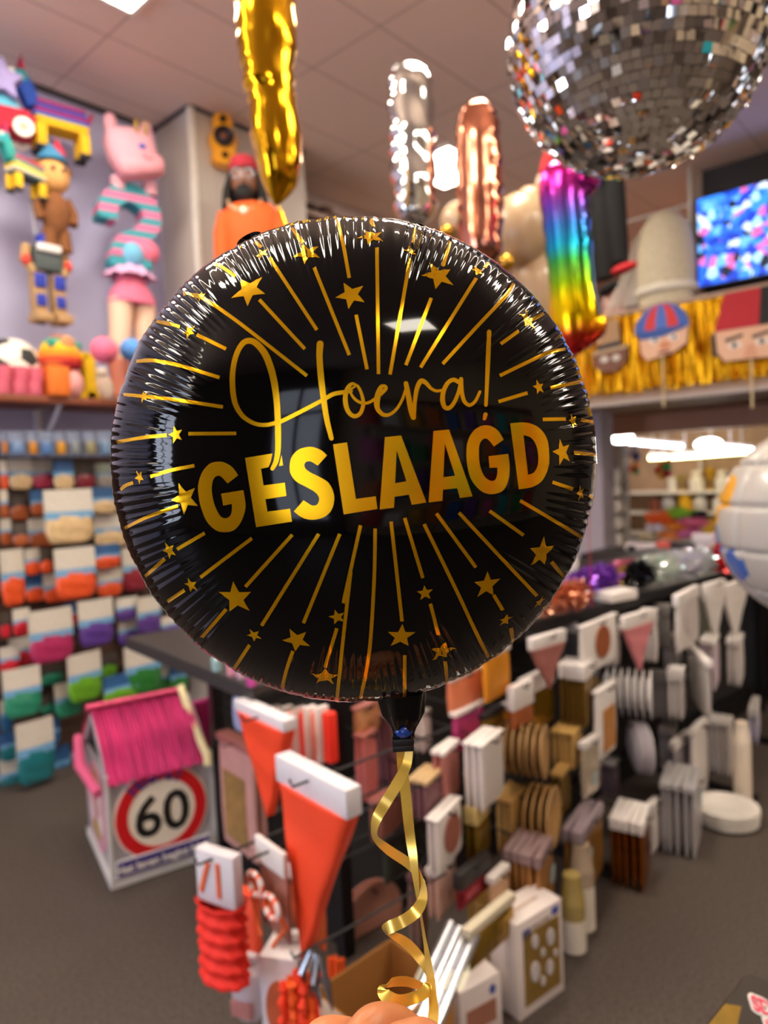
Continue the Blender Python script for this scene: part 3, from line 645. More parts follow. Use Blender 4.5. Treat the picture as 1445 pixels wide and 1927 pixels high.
# ================================================================== LEFT WALL: SHELF AND PINATAS
sh = thing('wall_shelf', 'long brown wall shelf on white brackets carrying the soccer ball and pinata goods', 'shelf', (1.0, 3.77, 1.955))
MB().box((.05, 0, 0), (2.78, .36, .035), bev=.004).build('board', M('8a4a30', .5, var=.2, scale=4, stretch=(1, 14, 14)), sh)
for x in (-.85, -.1, .62, 1.3):
    b = MB(); b.box((x, .17, -.15), (.03, .014, .27)); b.prism([(x-.006, 0), (x+.006, 0), (x+.006, -.018), (x-.006, -.018)], -.16, .17)
    b.add([(x-.005, .165, -.26), (x+.005, .165, -.26), (x+.005, -.13, -.02), (x-.005, -.13, -.02), (x-.005, .165, -.22), (x+.005, .165, -.22), (x+.005, -.09, -.018), (x-.005, -.09, -.018)], [(0, 1, 2, 3), (7, 6, 5, 4), (0, 4, 5, 1), (1, 5, 6, 2), (2, 6, 7, 3), (3, 7, 4, 0)])
    b.build('bracket', M('ddd8e0', .4), sh, 0)
SHZ = 1.9725
YW = 3.70
def wl(px, py, y=YW): return ax(px, py, 1, y)
def wsc(px, py, y=YW): return depth(wl(px, py, y))/f
cr = lambda c: M(c, .85, var=.25, scale=55, bump=.8)
# red car pinata
p = wl(-8, 222); t = thing('car_pinata', 'red paper car pinata with blue windows and white wheels at the left edge', 'pinata', p, -.3, None, (.66, .66, .66))
MB().prism([(-.26, -.10), (.24, -.10), (.26, .0), (.20, .045), (-.24, .06), (-.27, 0)], -.12, .12).build('body', cr('b01830'), t)
MB().prism([(-.20, .06), (.17, .045), (.06, .17), (-.14, .18)], -.105, .105).build('cabin', cr('5fb4cc'), t)
MB().prism([(-.14, .18), (.06, .17), (.05, .2), (-.13, .21)], -.11, .11).build('roof', cr('d83a2c'), t)
for x in (-.16, .17):
    for y in (-.125, .125):
        w = MB().cyl((x, y-.015, -.085), (x, y+.015, -.085), .068, n=28).build('wheel', M('efe6d6', .7), t)
        MB().cyl((x, y-.02*(1 if y > 0 else 1), -.085), (x, y+.02, -.085), .035, n=20).build('hub', M('b49c84', .6), w)
# lilac star pinata
p = wl(2, 152, 3.62); t = thing('star_pinata', 'lilac star pinata above the red car pinata at the left edge', 'pinata', p, -.2)
MB().prism([((.10)*(1 if i % 2 == 0 else .5)*math.cos(PI/2+i*PI/5), .10*(1 if i % 2 == 0 else .5)*math.sin(PI/2+i*PI/5)) for i in range(10)], -.04, .04).build('body', cr('9c8fc0'), t)
def donkey(loc, s, cols, label, rz, hatcol):
    t = thing('donkey_pinata', label, 'pinata', loc, rz, 'donkey pinatas', (s, s, s))
    b = MB(); n = len(cols)
    for i, c in enumerate(cols): b.box((0, 0, .10-.2*(i+.5)/n), (.44-.02*abs(i-n/2), .20, .2/n+.001), i, bev=.012)
    b.build('body', [cr(c) for c in cols], t)
    for x in (-.17, .17):
        for y in (-.065, .065):
            l = MB().box((x, y, -.18), (.085, .07, .17), bev=.015).build('leg', cr('f0b81c'), t)
            MB().box((x, y, -.275), (.088, .073, .035), bev=.01).build('hoof', cr('2c2c34'), l)
    nk_ = MB().add([], []); nk_.box((-.24, 0, .15), (.12, .13, .22), rot=Matrix.Rotation(-.4, 3, 'Y'), bev=.02); nk_.build('neck', cr(cols[1]), t)
    h = MB().box((-.33, 0, .24), (.20, .14, .12), rot=Matrix.Rotation(-.35, 3, 'Y'), bev=.03).build('head', cr('2f9aa0'), t)
    MB().box((-.42, 0, .20), (.08, .13, .11), rot=Matrix.Rotation(-.35, 3, 'Y'), bev=.03).build('muzzle', cr('ee8a1e'), h)
    for y in (-.075, .075): MB().ell((-.36, y, .27), (.022, .006, .022), 12, 8).build('eye', M('f4f0e8', .4), h)
    for y in (-.05, .05): MB().prism([(-.03, 0), (.03, 0), (.0, .14)], -.012, .012, Matrix.Translation((-.28, y, .29))).build('ear', cr(hatcol), t)
    MB().box((.24, 0, .04), (.03, .03, .18), rot=Matrix.Rotation(.3, 3, 'Y'), bev=.01).build('tail', cr(hatcol), t)
    return t
p = wl(112, 228); donkey(p, .62, ['a4246c', '2a4fb0', 'a4246c', '3a62c0', 'f0c020', 'f0b81c'], 'large striped donkey pinata with yellow belly hanging beside the red car pinata', -.15, 'b0244c')
p = wl(48, 322, 3.62); donkey(p, .42, ['c02c5c', '2f9a90', 'e8c020', 'ead8b0', '3b4f58'], 'small striped donkey pinata hanging left of the brown bear pinata', .35, 'c02c5c')
# brown bear pinata
p = wl(100, 352, 3.66); s = wsc(100, 352)
t = thing('bear_pinata', 'shaggy brown bear pinata with a tan face and little hat', 'pinata', p)
br = M('7a4a26', .95, var=.4, scale=70, bump=1.0); tn = M('d8a060', .8, var=.2)
MB().ell((0, 0, -50*s), (25*s, 22*s, 45*s)).build('body', br, t)
h = MB().ell((0, -.005, 18*s), (30*s, 26*s, 32*s)).build('head', tn, t)
for x in (-1, 1):
    MB().ell((x*28*s, 0, 34*s), (10*s, 7*s, 10*s), 12, 8).build('ear', br, h)
    MB().tube([(x*22*s, 0, -20*s), (x*34*s, -.01, -45*s), (x*30*s, -.02, -66*s)], [9*s, 8*s, 9*s], 10).build('arm', br, t)
    MB().tube([(x*12*s, 0, -80*s), (x*14*s, 0, -118*s)], [13*s, 14*s], 10).build('leg', br, t)
    MB().ell((x*10*s, -.026-18*s, 24*s), (4*s, 3*s, 5*s), 10, 6).build('eye', M('1c1816', .3), h)
MB().lathe([(28*s, 44*s), (22*s, 56*s), (1e-4, 82*s)], 18).build('hat', M('3a7fa8', .7), t)
MB().prism([(-16*s, 0), (16*s, 0), (0, 26*s)], -.01, .01, Matrix.Translation((10*s, -.01, 62*s))).build('hat_flap', cr('c8304c'), t)
# paper robot figure
p = wl(88, 525, 3.68); s = wsc(88, 525)
t = thing('robot_pinata', 'plain tan and blue paper robot figure hanging on the wall above the rainbow pinata', 'pinata', p)
tanm, blu, grm = cr('b08c60'), cr('2838a0'), cr('4c5454')
MB().box((0, 0, 35*s), (50*s, .09, 46*s), bev=.008).build('torso', grm, t)
MB().box((0, -.05, 52*s), (44*s, .02, 14*s), bev=.004).build('chest_plate', cr('d8d4d0'), t)
MB().box((0, 0, 70*s), (26*s, .07, 20*s), bev=.01).build('head', blu, t)
for x in (-1, 1):
    a = MB().tube([(x*33*s, 0, 56*s), (x*39*s, 0, 30*s), (x*26*s, -.02, 6*s)], [9*s, 9*s, 8*s], 8).build('arm', tanm, t)
    MB().ell((x*38*s, -.02, 27*s), (9*s, 8*s, 11*s), 10, 6).build('elbow_band', cr('d04838'), a)
    l = MB().box((x*18*s, 0, -38*s), (24*s, .07, 92*s), bev=.008).build('leg', tanm, t)
    MB().box((x*18*s, -.035, -8*s), (20*s, .02, 26*s), bev=.004).build('thigh_plate', blu, l)
    MB().box((x*18*s, -.035, -44*s), (17*s, .02, 22*s), bev=.004).build('shin_plate', blu, l)
    MB().box((x*19*s, -.02, -76*s), (30*s, .12, 16*s), bev=.008).build('foot', tanm, t)
MB().tube([(-12*s, .02, 80*s), (-16*s, .02, 140*s)], .004).build('hanging_cord', M('e0dcd8', .6), t)
# pink pony pinata
p = wl(247, 296, 3.62); s = wsc(247, 296)
t = thing('pony_pinata', 'pale pink pony pinata hanging above the striped number two', 'pinata', p, -.25)
pk = M('e6a8b4', .9, var=.1, scale=60, bump=.7)
MB().box((0, 0, 12*s), (92*s, 60*s, 78*s), rot=Matrix.Rotation(-.2, 3, 'Y'), bev=24*s).build('head', pk, t, 180)
MB().box((8*s, -24*s, -26*s), (88*s, 46*s, 40*s), rot=Matrix.Rotation(-.25, 3, 'Y'), bev=16*s).build('muzzle', M('e49aa4', .9, var=.1, bump=.7), t, 180)
for x in (-34, 30):
    MB().ell((x*s, 0, 52*s), (12*s, 9*s, 20*s), 14, 10).build('ear', pk, t)
for x in (-26, 30): MB().tube([(x*s, 0, -42*s), (x*s, 0, -64*s)], [14*s, 13*s], 12).build('leg', pk, t)
for x in (4, 20): MB().ell((x*s, -31*s, 44*s), (4*s, 3*s, 13*s), 10, 8).build('forelock', M('b08840', .6), t)
MB().ell((12*s, -32*s, 10*s), (7*s, 3*s, 5*s), 12, 8).build('eye', M('4058b0', .4), t)
MB().tube([(8*s, -48*s, -12*s), (16*s, -49*s, -18*s), (26*s, -48*s, -14*s)], 1.6*s, 6).build('mouth', M('c87880', .6), t)
# striped number two
p = wl(240, 432, 3.66); s = wsc(240, 432)
t = thing('number_pinata', 'number two pinata in teal and pink stripes', 'pinata', p, -.2)
stp = []
for i in range(11): stp.append((i/11, 'd87098' if i % 2 else '3a98a4'))
m2 = ramp_mat('teal_pink_stripes', stp[:11], 2, -70*s, 72*s, .8, bands=True, bump=.6)
arc = crom([(-40, 8), (-34, 40), (0, 62), (34, 46), (40, 14), (18, -14), (-14, -34), (-22, -62)], 8)
b = MB(); w = 17*s
ring = []
P2 = [np.array(q)*s for q in arc]; T2 = np.gradient(np.array(P2), axis=0); T2 /= np.linalg.norm(T2, axis=1)[:, None]
L = [(q[0]-d[1]*w, q[1]+d[0]*w) for q, d in zip(P2, T2)]; Rr = [(q[0]+d[1]*w, q[1]-d[0]*w) for q, d in zip(P2, T2)]
vs_ = []
for (a, b1), (c, d) in zip(L, Rr): vs_ += [(a, -.06, b1), (c, -.06, d), (c, .06, d), (a, .06, b1)]
k = len(L); b.add(vs_, [(i*4+j, i*4+(j+1) % 4, i*4+4+(j+1) % 4, i*4+4+j) for i in range(k-1) for j in range(4)]+[(0, 1, 2, 3), (k*4-1, k*4-2, k*4-3, k*4-4)])
b.box((-2*s, 0, -62*s), (76*s, .12, 26*s), bev=.01)
b.build('digit', m2, t, 40)
MB().ell((30*s, -.03, -40*s), (24*s, .05, 22*s)).build('pompom', cr('e0708c'), t)
MB().ell((2*s, -.04, -50*s), (22*s, .05, 24*s)).build('pale_blue_pompom', cr('70b0d0'), t)
# ballet leg decoration
p = wl(248, 560, 3.66); s = wsc(248, 560)
t = thing('leg_decoration', 'pair of dancer legs in pink shorts and fishnet tights hung on the wall', 'decoration', p)
MB().lathe([(24*s, 42*s), (30*s, 22*s), (42*s, 4*s), (46*s, -14*s), (1e-4, -16*s)], 24, sy=.7).build('shorts', M('d86a88', .7, bump=.3), t)
def frl(u, v):
    a = u*2*PI; r = (26+22*v+5*math.sin(a*14)*v)*s; return Vector((r*math.cos(a), r*math.sin(a)*.75, (58-22*v)*s+.006*math.sin(a*9)))
MB().grid(frl, 120, 4, wrap=True).build('tulle_frill', M('d8a8cc', .8), t)
fs_ = M('ecc4a8', .7, var=.18, scale=300)
for x, x2 in ((-22, -34), (22, 20)):
    MB().tube([Vector((x*s, 0, -8*s)), Vector(((x*.6+x2*.4)*s, 0, -60*s)), Vector((x2*s, 0, -120*s)), Vector((x2*s, 0, -190*s))], [23*s, 20*s, 17*s, 13*s], 18).build('leg', fs_, t)
    MB().tube([Vector((x2*s, 0, -118*s)), Vector((x2*s, 0, -185*s))], [18.5*s, 15*s], 18).build('leg_warmer', M('e89078', .8, bump=.5, scale=120), t)
# paper lanterns
for x, y, r, c, n in ((196, 659, 25, 'f07090', 'pink'), (248, 659, 22, '5a98e0', 'blue')):
    p = wl(x, y, 3.5); s = wsc(x, y, 3.5)
    o = MB().lathe([(max(.0001, r*s*math.sin(q)*(1+.012*math.cos(q*24))), -r*s*math.cos(q)) for q in np.linspace(.02, PI, 50)], 28).build('paper_lantern', M(c, .75, var=.05)); o.location = p
    tag(o, 'round %s paper lantern in front of the pink dancer legs' % n, 'lantern', 'paper lanterns')
# soccer ball pinata
def football(r):
    bm = bmesh.new(); bmesh.ops.create_icosphere(bm, subdivisions=1, radius=1)
    bmesh.ops.bevel(bm, geom=bm.verts[:], offset=33.33, offset_type='PERCENT', affect='VERTICES', segments=1)
    pent = []; faces = []
    for q in bm.faces: faces.append(([v.co.copy() for v in q.verts]))
    bm.free(); m0, m1 = MB(), MB()
    for q in faces:
        c = sum(q, Vector())/len(q); n = 6
        tgt = m1 if len(q) == 5 else m0
        for i in range(len(q)):
            a, b_ = q[i], q[(i+1) % len(q)]; idx = {}; vs = []; fs = []
            for u in range(n+1):
                for v in range(n+1-u):
                    pp = c.lerp(a, .97)*(u/n)+c.lerp(b_, .97)*(v/n)+c*((n-u-v)/n); idx[(u, v)] = len(vs); vs.append(pp.normalized()*r)
            for u in range(n):
                for v in range(n-u):
                    fs.append((idx[(u, v)], idx[(u+1, v)], idx[(u, v+1)]))
                    if u+v < n-1: fs.append((idx[(u+1, v)], idx[(u+1, v+1)], idx[(u, v+1)]))
            tgt.add(vs, fs)
    return m0, m1
s = wsc(22, 690, 3.8); r = 56*s; p = wl(20, 690, 3.78); p.z = SHZ+r
t = thing('soccer_ball', 'large white and black soccer ball pinata standing on the brown shelf', 'pinata', p)
t.rotation_euler = (1.25, .3, .2)
a, b = football(r); a.add(b.v, b.f, 1); a.build('leather_panels', [M('eee4d4', .7), M('2a2c2c', .7)], t, 180)
MB().ell((0, 0, 0), r*.985, 24, 16).build('core', M('3a3a38', .8), t)
# rainbow dome pinata
p = wl(112, 668, 3.66); s = wsc(112, 668)
t = thing('rainbow_pinata', 'rainbow striped hat shaped pinata over the orange one', 'pinata', p, .1)
rmx = ramp_mat('rainbow_bands', [(0, 'c01c30'), (.14, 'e04a28'), (.28, 'f08a1c'), (.45, 'f4b41c'), (.6, 'e8c82c'), (.68, '4a9a80'), (.82, 'b0502c'), (1, '8a2848')], 2, -26*s, 40*s, .85, bands=True, bump=.7)
MB().lathe([(1e-4, -24*s), (34*s, -26*s), (40*s, -14*s), (36*s, 4*s), (28*s, 22*s), (14*s, 34*s), (1e-4, 38*s)], 28).build('body', rmx, t)
MB().ell((2*s, -27*s, 18*s), (14*s, 8*s, 14*s)).build('face_patch', M('c89060', .8), t)
for x in (-24, 24): MB().ell((x*s, -20*s, 16*s), (9*s, 6*s, 9*s)).build('pompom', cr('3a9a88'), t)
MB().tube([(0, 0, 36*s), (4*s, 0, 60*s), (0, 0, 110*s)], .004).build('hanging_cord', M('d0ccd0', .6), t)
# goods standing on the shelf
i = 0
for x in (4, 36, 64):
    for row, y in enumerate((743, 715)):
        s = wsc(x, 740, 3.62); p = wl(x, 740, 3.62); p.z = SHZ+(0 if row == 0 else .068); p.x += .01*row
        o = MB().lathe([(1e-4, 0), (13*s, 0), (14.5*s, .01), (15*s, .067), (12*s, .0675), (1e-4, .06)], 20).build('paper_cup', M('e06a80', .75, var=.15)); o.location = p
        tag(o, 'pink paper tub in front of the soccer ball, %s row, %s from the left' % (('lower', 'upper')[row], ORD[i % 3]), 'tub', 'pink paper tubs'); 
    i += 1
s = wsc(105, 735, 3.62); p = wl(105, 735, 3.62); p.z = SHZ
t = thing('fringed_pinata', 'orange fringed paper block under the rainbow pinata', 'pinata', p)
MB().box((0, 0, 28*s), (40*s, .12, 56*s), bev=.012).build('body', cr('f07828'), t); MB().box((-4*s, -.005, 60*s), (30*s, .1, 10*s), bev=.01).build('top', cr('c05820'), t)
p = wl(140, 735, 3.60); p.z = SHZ
o = MB().ell((0, 0, 26*s), (18*s, 15*s, 26*s)).build('fringed_pinata', cr('e8a09c')); o.location = p; tag(o, 'small pale pink rounded pinata between the orange and yellow ones', 'pinata')
p = wl(166, 735, 3.70); p.z = SHZ
t = thing('number_pinata', 'yellow fringed number pinata standing on the shelf', 'pinata', p)
b = MB(); b.box((0, 0, 46*s), (24*s, .08, 92*s), bev=.008); b.box((-10*s, 0, 84*s), (20*s, .08, 18*s), bev=.008); b.box((0, 0, 9*s), (50*s, .08, 18*s), bev=.008); b.build('digit', cr('f4c010'), t)
p = wl(198, 735, 3.66); p.z = SHZ
t = thing('fringed_pinata', 'cream fringed pinata beside the yellow number on the shelf', 'pinata', p)
MB().ell((0, 0, 24*s), (17*s, 16*s, 25*s)).build('body', cr('e8d4c0'), t); MB().ell((-4*s, 0, 54*s), (11*s, 11*s, 12*s)).build('head', cr('eadccc'), t)
# ================================================================== LEFT WALL: HANGING BAGS
pegw = thing('slatwall_panel', 'dark brown slatted wall panel behind the hanging balloon bags', 'display panel', (1.0, 3.94, 0))
MB().box((.05, 0, .90), (2.78, .018, 1.72)).build('board', M('4a3226', .7, var=.2), pegw, 0)
sl = MB()
for i in range(15): sl.box((.05, -.012, .12+i*.115), (2.78, .008, .035))
sl.build('slats', M('5a3d2e', .6, var=.2), pegw, 0)
for i, z in enumerate((1.62, 1.42, 1.19, .95, .72, .45)): MB().box((.05, -.02, z), (2.78, .02, .014)).build('rail', M('7a1c24', .5) if i == 0 else M('3a3634', .4, .5), pegw, 0)
_bag = {}
hdr = {'w': 'd2cabc', 'b': '2c5a8c', 'c': 'b8a898', 'd': '4a4038', 't': '98a090'}
pch = {'nat': 'd8b888', 'cop': 'a8562e', 'or': 'f4582a', 'red': 'd02838', 'ras': 'b03060', 'pur': '5c3c8c', 'tea': '2c8c6c', 'lim': '6aa828', 'grn': '2f7a34', 'blu': '2a6a9c', 'tel': '1c7078', 'drd': '8c2434', 'mul': 'd04468', 'sil': 'a8a098'}
HP = {}
def bag_proto(h, c):
    """unit bag: 1 wide, 1 tall, .3 deep, base at z=0, front towards -y"""
    if (h, c) in _bag: return _bag[(h, c)]
    me = []
    k = MB(); 
    def hd(u, v): return Vector(((u-.5)*.98, -.10-.05*math.sin(PI*min(1, u))*(1-v)+.03*v, .46+.54*v))
    k.grid(hd, 6, 8); k.m = [1 if (j % 8) < 2 else 0 for j in range(48)]
    k.add([(-.49, -.07, 1), (.49, -.07, 1), (.49, .0, 1), (-.49, .0, 1), (-.49, .0, .46), (.49, .0, .46)], [(0, 1, 2, 3), (3, 2, 5, 4)])
    q = MB(); r = random.Random(hash((h, c)) % 999)
    def pz(u, v):
        a = u*2*PI; ph = v*PI; ca, sa = math.cos(a), math.sin(a)
        x = .49*math.copysign(abs(ca)**.5, ca)*math.sin(ph)**.35; y = .15*math.copysign(abs(sa)**.9, sa)*math.sin(ph)**.6
        return Vector((x, y*(1+.18*math.sin(a*7+v*9)+.12*math.sin(v*23+a*3))-.02, .28-.28*math.cos(ph)))
    q.grid(pz, 36, 14, wrap=True)
    _bag[(h, c)] = (k, q); return k, q
_proto = {}
rr_ = random.Random(4)
def bag(x0, y0, x1, y1, h, c, y, label):
    xc, yc = (x0+x1)/2, (y0+y1)/2
    a, b_ = ax(x0, yc, 1, y), ax(x1, yc, 1, y); tp, bt = ax(xc, y0, 1, y), ax(xc, y1, 1, y)
    w = b_.x-a.x; hh = tp.z-bt.z; sc = (w*1.02, min(w, .14)*1.0, hh)
    loc = Vector(((a.x+b_.x)/2, y, bt.z)); rz = rr_.uniform(-.18, .12)
    if (h, c) in _proto: return dup(_proto[(h, c)], label, loc, rz, sc)
    t = thing('balloon_bag', label, 'bag of balloons', loc, rz, 'hanging bags of balloons', sc)
    k, q = bag_proto(h, c)
    k.build('header_card', [M(hdr[h], .5, var=.14, scale=9), M('6fa4cc' if h != 'd' else '2c2c30', .5)], t, 180)
    q.build('pouch', M(pch[c], .35, var=.3, scale=7, coat=.5, bump=.6), t, 180)
    _proto[(h, c)] = t; return t
BAGS = [
 ('first', [(0,866,14,920,'w','or'),(17,864,59,921,'w','nat'),(60,866,99,918,'w','mul'),(101,866,137,921,'b','nat'),(139,868,177,918,'d','drd'),(179,872,214,917,'t','sil')]),
 ('second', [(0,922,15,974,'w','cop'),(18,924,55,979,'d','cop'),(57,922,84,971,'b','cop'),(85,921,172,1023,'w','nat'),(173,916,218,967,'b','nat'),(0,976,21,1026,'w','cop'),(24,984,52,1028,'d','cop'),(53,975,102,1029,'w','cop'),(178,968,237,1030,'w','nat')]),
 ('third', [(0,1034,46,1140,'w','or'),(46,1032,75,1082,'w','or'),(75,1031,99,1078,'d','or'),(104,1030,178,1127,'w','or'),(171,1024,225,1070,'b','or'),(47,1080,84,1132,'b','or'),(82,1079,127,1133,'w','or'),(182,1070,229,1122,'w','or'),(228,1030,278,1112,'w','drd')]),
 ('fourth', [(0,1152,19,1200,'d','red'),(24,1145,56,1196,'w','red'),(54,1146,136,1247,'w','ras'),(120,1134,148,1176,'b','red'),(147,1128,212,1216,'w','pur'),(219,1124,258,1167,'w','pur'),(256,1122,302,1192,'w','pur'),(220,1160,270,1212,'w','pur'),(300,1158,346,1194,'w','pur'),(16,1199,62,1253,'w','red'),(0,1216,36,1268,'w','red')]),
 ('fifth', [(6,1256,76,1350,'w','tea'),(68,1246,118,1288,'d','tea'),(76,1308,106,1342,'d','tea'),(101,1282,155,1348,'w','tea'),(125,1228,191,1320,'w','lim'),(188,1228,219,1274,'d','lim'),(194,1268,258,1322,'b','lim'),(234,1212,302,1306,'w','grn'),(295,1204,345,1250,'w','grn'),(293,1250,321,1303,'w','grn'),(320,1246,352,1302,'b','grn')]),
 ('lowest', [(0,1316,24,1376,'w','blu'),(0,1376,36,1432,'b','tel'),(30,1354,102,1474,'w','tel'),(88,1352,112,1402,'b','blu'),(100,1402,132,1472,'b','blu'),(0,1424,47,1492,'w','tel')]),
]
hn = {'w': 'white', 'b': 'blue', 'c': 'beige', 'd': 'dark', 't': 'grey'}
pn = {'nat': 'beige', 'cop': 'copper', 'or': 'orange', 'red': 'red', 'ras': 'raspberry', 'pur': 'purple', 'tea': 'sea green', 'lim': 'lime green', 'grn': 'green', 'blu': 'blue', 'tel': 'teal', 'drd': 'dark red', 'mul': 'multicoloured', 'sil': 'silver'}
for row, L in BAGS:
    cnt = {}
    L = sorted(L, key=lambda q: (q[0]+q[2])/2)
    tot = {}
    for q in L: tot[(q[4], q[5])] = tot.get((q[4], q[5]), 0)+1
    for i, (x0, y0, x1, y1, h, c) in enumerate(L):
        k = (h, c); cnt[k] = cnt.get(k, 0)+1
        big = (x1-x0) > 60
        y = 3.70 if big else 3.78+.05*((i*7) % 3)
        what = '%s%s balloon bag with %s header' % ('large ' if big else '', pn[c], hn[h])
        bag(x0, y0, x1, y1, h, c, y, '%s, %s row, %s from the left' % (what, row+(' hanging' if row != 'lowest' else ''), ORD[i]))
# blister packs along the top rail
BP = [(0,812,11,858,'e08a30'),(13,812,46,860,'7898c8'),(48,812,69,860,'d89030'),(70,812,99,860,'5c88c4'),(100,812,123,860,'e0a028'),(125,812,151,860,'8a9298'),(155,812,180,860,'9a9470'),(182,812,214,860,'7a9cc0')]
for i, (x0, y0, x1, y1, c) in enumerate(BP):
    y = 3.72; a, b_ = ax(x0, 836, 1, y), ax(x1, 836, 1, y); tp, bt = ax((x0+x1)/2, y0, 1, y), ax((x0+x1)/2, y1, 1, y)
    w, h = b_.x-a.x, tp.z-bt.z
    t = thing('blister_pack', 'slim blister pack on the top rail under the brown shelf, %s from the left' % ORD[i], 'pack', ((a.x+b_.x)/2, y, bt.z), -.05, 'blister packs on the top rail')
    MB().box((0, 0, h/2), (w*.96, .012, h), bev=.002).build('backing_card', M('8f9cba', .5, var=.2, scale=8), t)
    MB().box((0, -.018, h*.36), (w*.7, .03, h*.5), bev=.008).build('contents', M(c, .3, var=.35, scale=20, coat=.6), t)
# ================================================================== HOUSE SHAPED BIN WITH THE 60 SIGN
c0 = ax(215, 1675, 2, 0); c1 = ax(405, 1612, 2, 0); c2 = ax(135, 1580, 2, 0)
ex = (c1-c0); BW = ex.length; BDp = (c2-c0).length; brz = math.atan2(ex.y, ex.x)
EV, RG = .415, .60
hb = thing('display_bin', 'grey house shaped display bin with a pink foil roof and a round 60 sign', 'display bin', (c0.x, c0.y, 0), brz)
gy = M('a9a4a6', .55, var=.06, scale=6); whm = M('d8d4d0', .5)
MB().box((BW/2, .012, .03+EV/2), (BW, .014, EV-.03)).build('front_panel', gy, hb, 0)
MB().box((BW/2, BDp-.012, .03+EV/2), (BW, .014, EV-.03)).build('back_panel', gy, hb, 0)
def gable(x):
    o = [(0, .03), (BDp, .03), (BDp, EV), (BDp/2, RG), (0, EV)]; inn = [(BDp*.24, EV-.01), (BDp*.76, EV-.01), (BDp*.66, RG-.085), (BDp*.5, RG-.045), (BDp*.34, RG-.085)]
    return o, inn
mrot = Matrix.Rotation(PI/2, 4, 'Z')
for nm_, x in (('side_panel', .008), ('side_panel', BW-.008)):
    b = MB(); b.box((x, BDp/2, .015+EV/2), (.014, BDp-.03, EV-.03))
    for p0_, p1_ in (((.012, EV), (BDp/2, RG)), ((BDp-.012, EV), (BDp/2, RG))): b.tube([(x, p0_[0], p0_[1]), (x, p1_[0], p1_[1])], .014, 8)
    b.build(nm_, gy, hb, 0)
MB().prism([(.03, EV), (BDp-.03, EV), (BDp/2, RG-.03)], BW*.45, BW*.46, Matrix(((0, 1, 0, 0), (1, 0, 0, 0), (0, 0, 1, 0), (0, 0, 0, 1)))).build('inner_divider', M('4a4448', .8), hb, 0)
b = MB()
for y in (.006, BDp-.006): b.box((BW/2, y, .02), (BW+.02, .02, .03))
for x in (-.002, BW+.002): b.box((x, BDp/2, .02), (.02, BDp, .03))
b.box((-.004, .0, EV/2+.02), (.014, .014, EV)); b.box((BW+.004, .0, EV/2+.02), (.014, .014, EV)); b.build('edge_frame', whm, hb, 0)
fo = M('b02c66', .38, .6, var=.7, scale=4, stretch=(14, 1.5, 1.5), bump=.5); fo2 = M('c04468', .38, .6, var=.6, scale=5, stretch=(16, 2, 2), bump=.5)
def roof(side):
    def fn(u, v):
        y = (BDp/2)*(1-v)*(1 if side else 1)-.03*v; y = y if side == 0 else BDp-y
        z = RG+.02-(RG-EV+.03)*v+.022*math.sin(PI*v)
        return Vector((-.004+(BW-.006)*u, y, z+.006*math.sin(u*170+v*2)+.004*math.sin(u*61)))
    return fn
MB().grid(roof(0), 160, 10).build('foil_roof', fo, hb, 180)
MB().grid(roof(1), 160, 10).build('foil_roof', fo2, hb, 180)
MB().tube([(-.02, BDp/2, RG+.025), (BW-.02, BDp/2, RG+.025)], .017, 10).build('foil_ridge', fo2, hb)
b = MB(); b.tube([(BW-.03, BDp/2-.01, RG+.045), (BW-.025, BDp*.27, .53), (BW-.02, -.03, EV+.02), (BW-.02, -.045, EV-.02)], .016, 8); b.build('cream_edge_strip', M('e6d6a4', .6), hb)
b = MB(); b.tube([(-.02, BDp*.98, EV+.02), (-.05, BDp*.55, EV-.02), (-.03, .03, EV-.05)], [.02, .024, .018], 8); b.build('pink_flap', M('d85c84', .5), hb)
# round sign
sg = Matrix.Translation((BW*.49, .003, .245)); R_ = .172
def disc(r0, r1, y0, y1, n=64):
    b = MB(); vs = []
    for i in range(n):
        a = 2*PI*i/n
        for r, y in ((r0, y1), (r0, y0), (r1, y0), (r1, y1)): vs.append(sg @ Vector((r*math.cos(a), y, r*math.sin(a))))
    return b.add(vs, [(i*4+j, i*4+(j+1) % 4, ((i+1) % n)*4+(j+1) % 4, ((i+1) % n)*4+j) for i in range(n) for j in range(4)])
sn = disc(.001, .134, -.008, .004).build('sign_face', M('efe4d0', .45, var=.03), hb, 30)
disc(.128, R_, -.010, .004).build('red_ring', M('d3161c', .4, var=.05), sn, 30)
disc(R_-.001, R_+.008, -.006, .004).build('white_rim', M('f0dcd0', .45), sn, 30)
MB().text('60', .215, sg @ Matrix.Translation((.0, -.0095, -.012)), bold=.004).build('sign_number', M('16140f', .5), sn, 0)
b = MB(); W_ = 'Hoera!'
for i, ch in enumerate(W_):
    a = math.radians(128-13.5*i); r = .146
    b.text(ch, .062, sg @ Matrix.Translation((r*math.cos(a)-.005, -.0115, r*math.sin(a))) @ Matrix.Rotation(-(a-PI/2), 4, 'Y'), bold=.0022)
b.build('arched_lettering', M('4a2f7a', .5), sn, 0)
bm_ = MB(); bm_.box((BW*.5, -.008, .072), (BW*.92, .01, .058), bev=.004); bm_.box((BW*.5, -.006, .072), (BW*.95, .008, .07), 1, bev=.01)
bn_ = bm_.build('caption_banner', [M('3f2f74', .5), M('e0dcdc', .5)], hb, 0)
MB().text('Het leven begint bij 60', .0405, Matrix.Translation((BW*.5, -.0142, .070)), bold=.0013).build('caption_lettering', M('efe6dc', .5), bn_, 0)
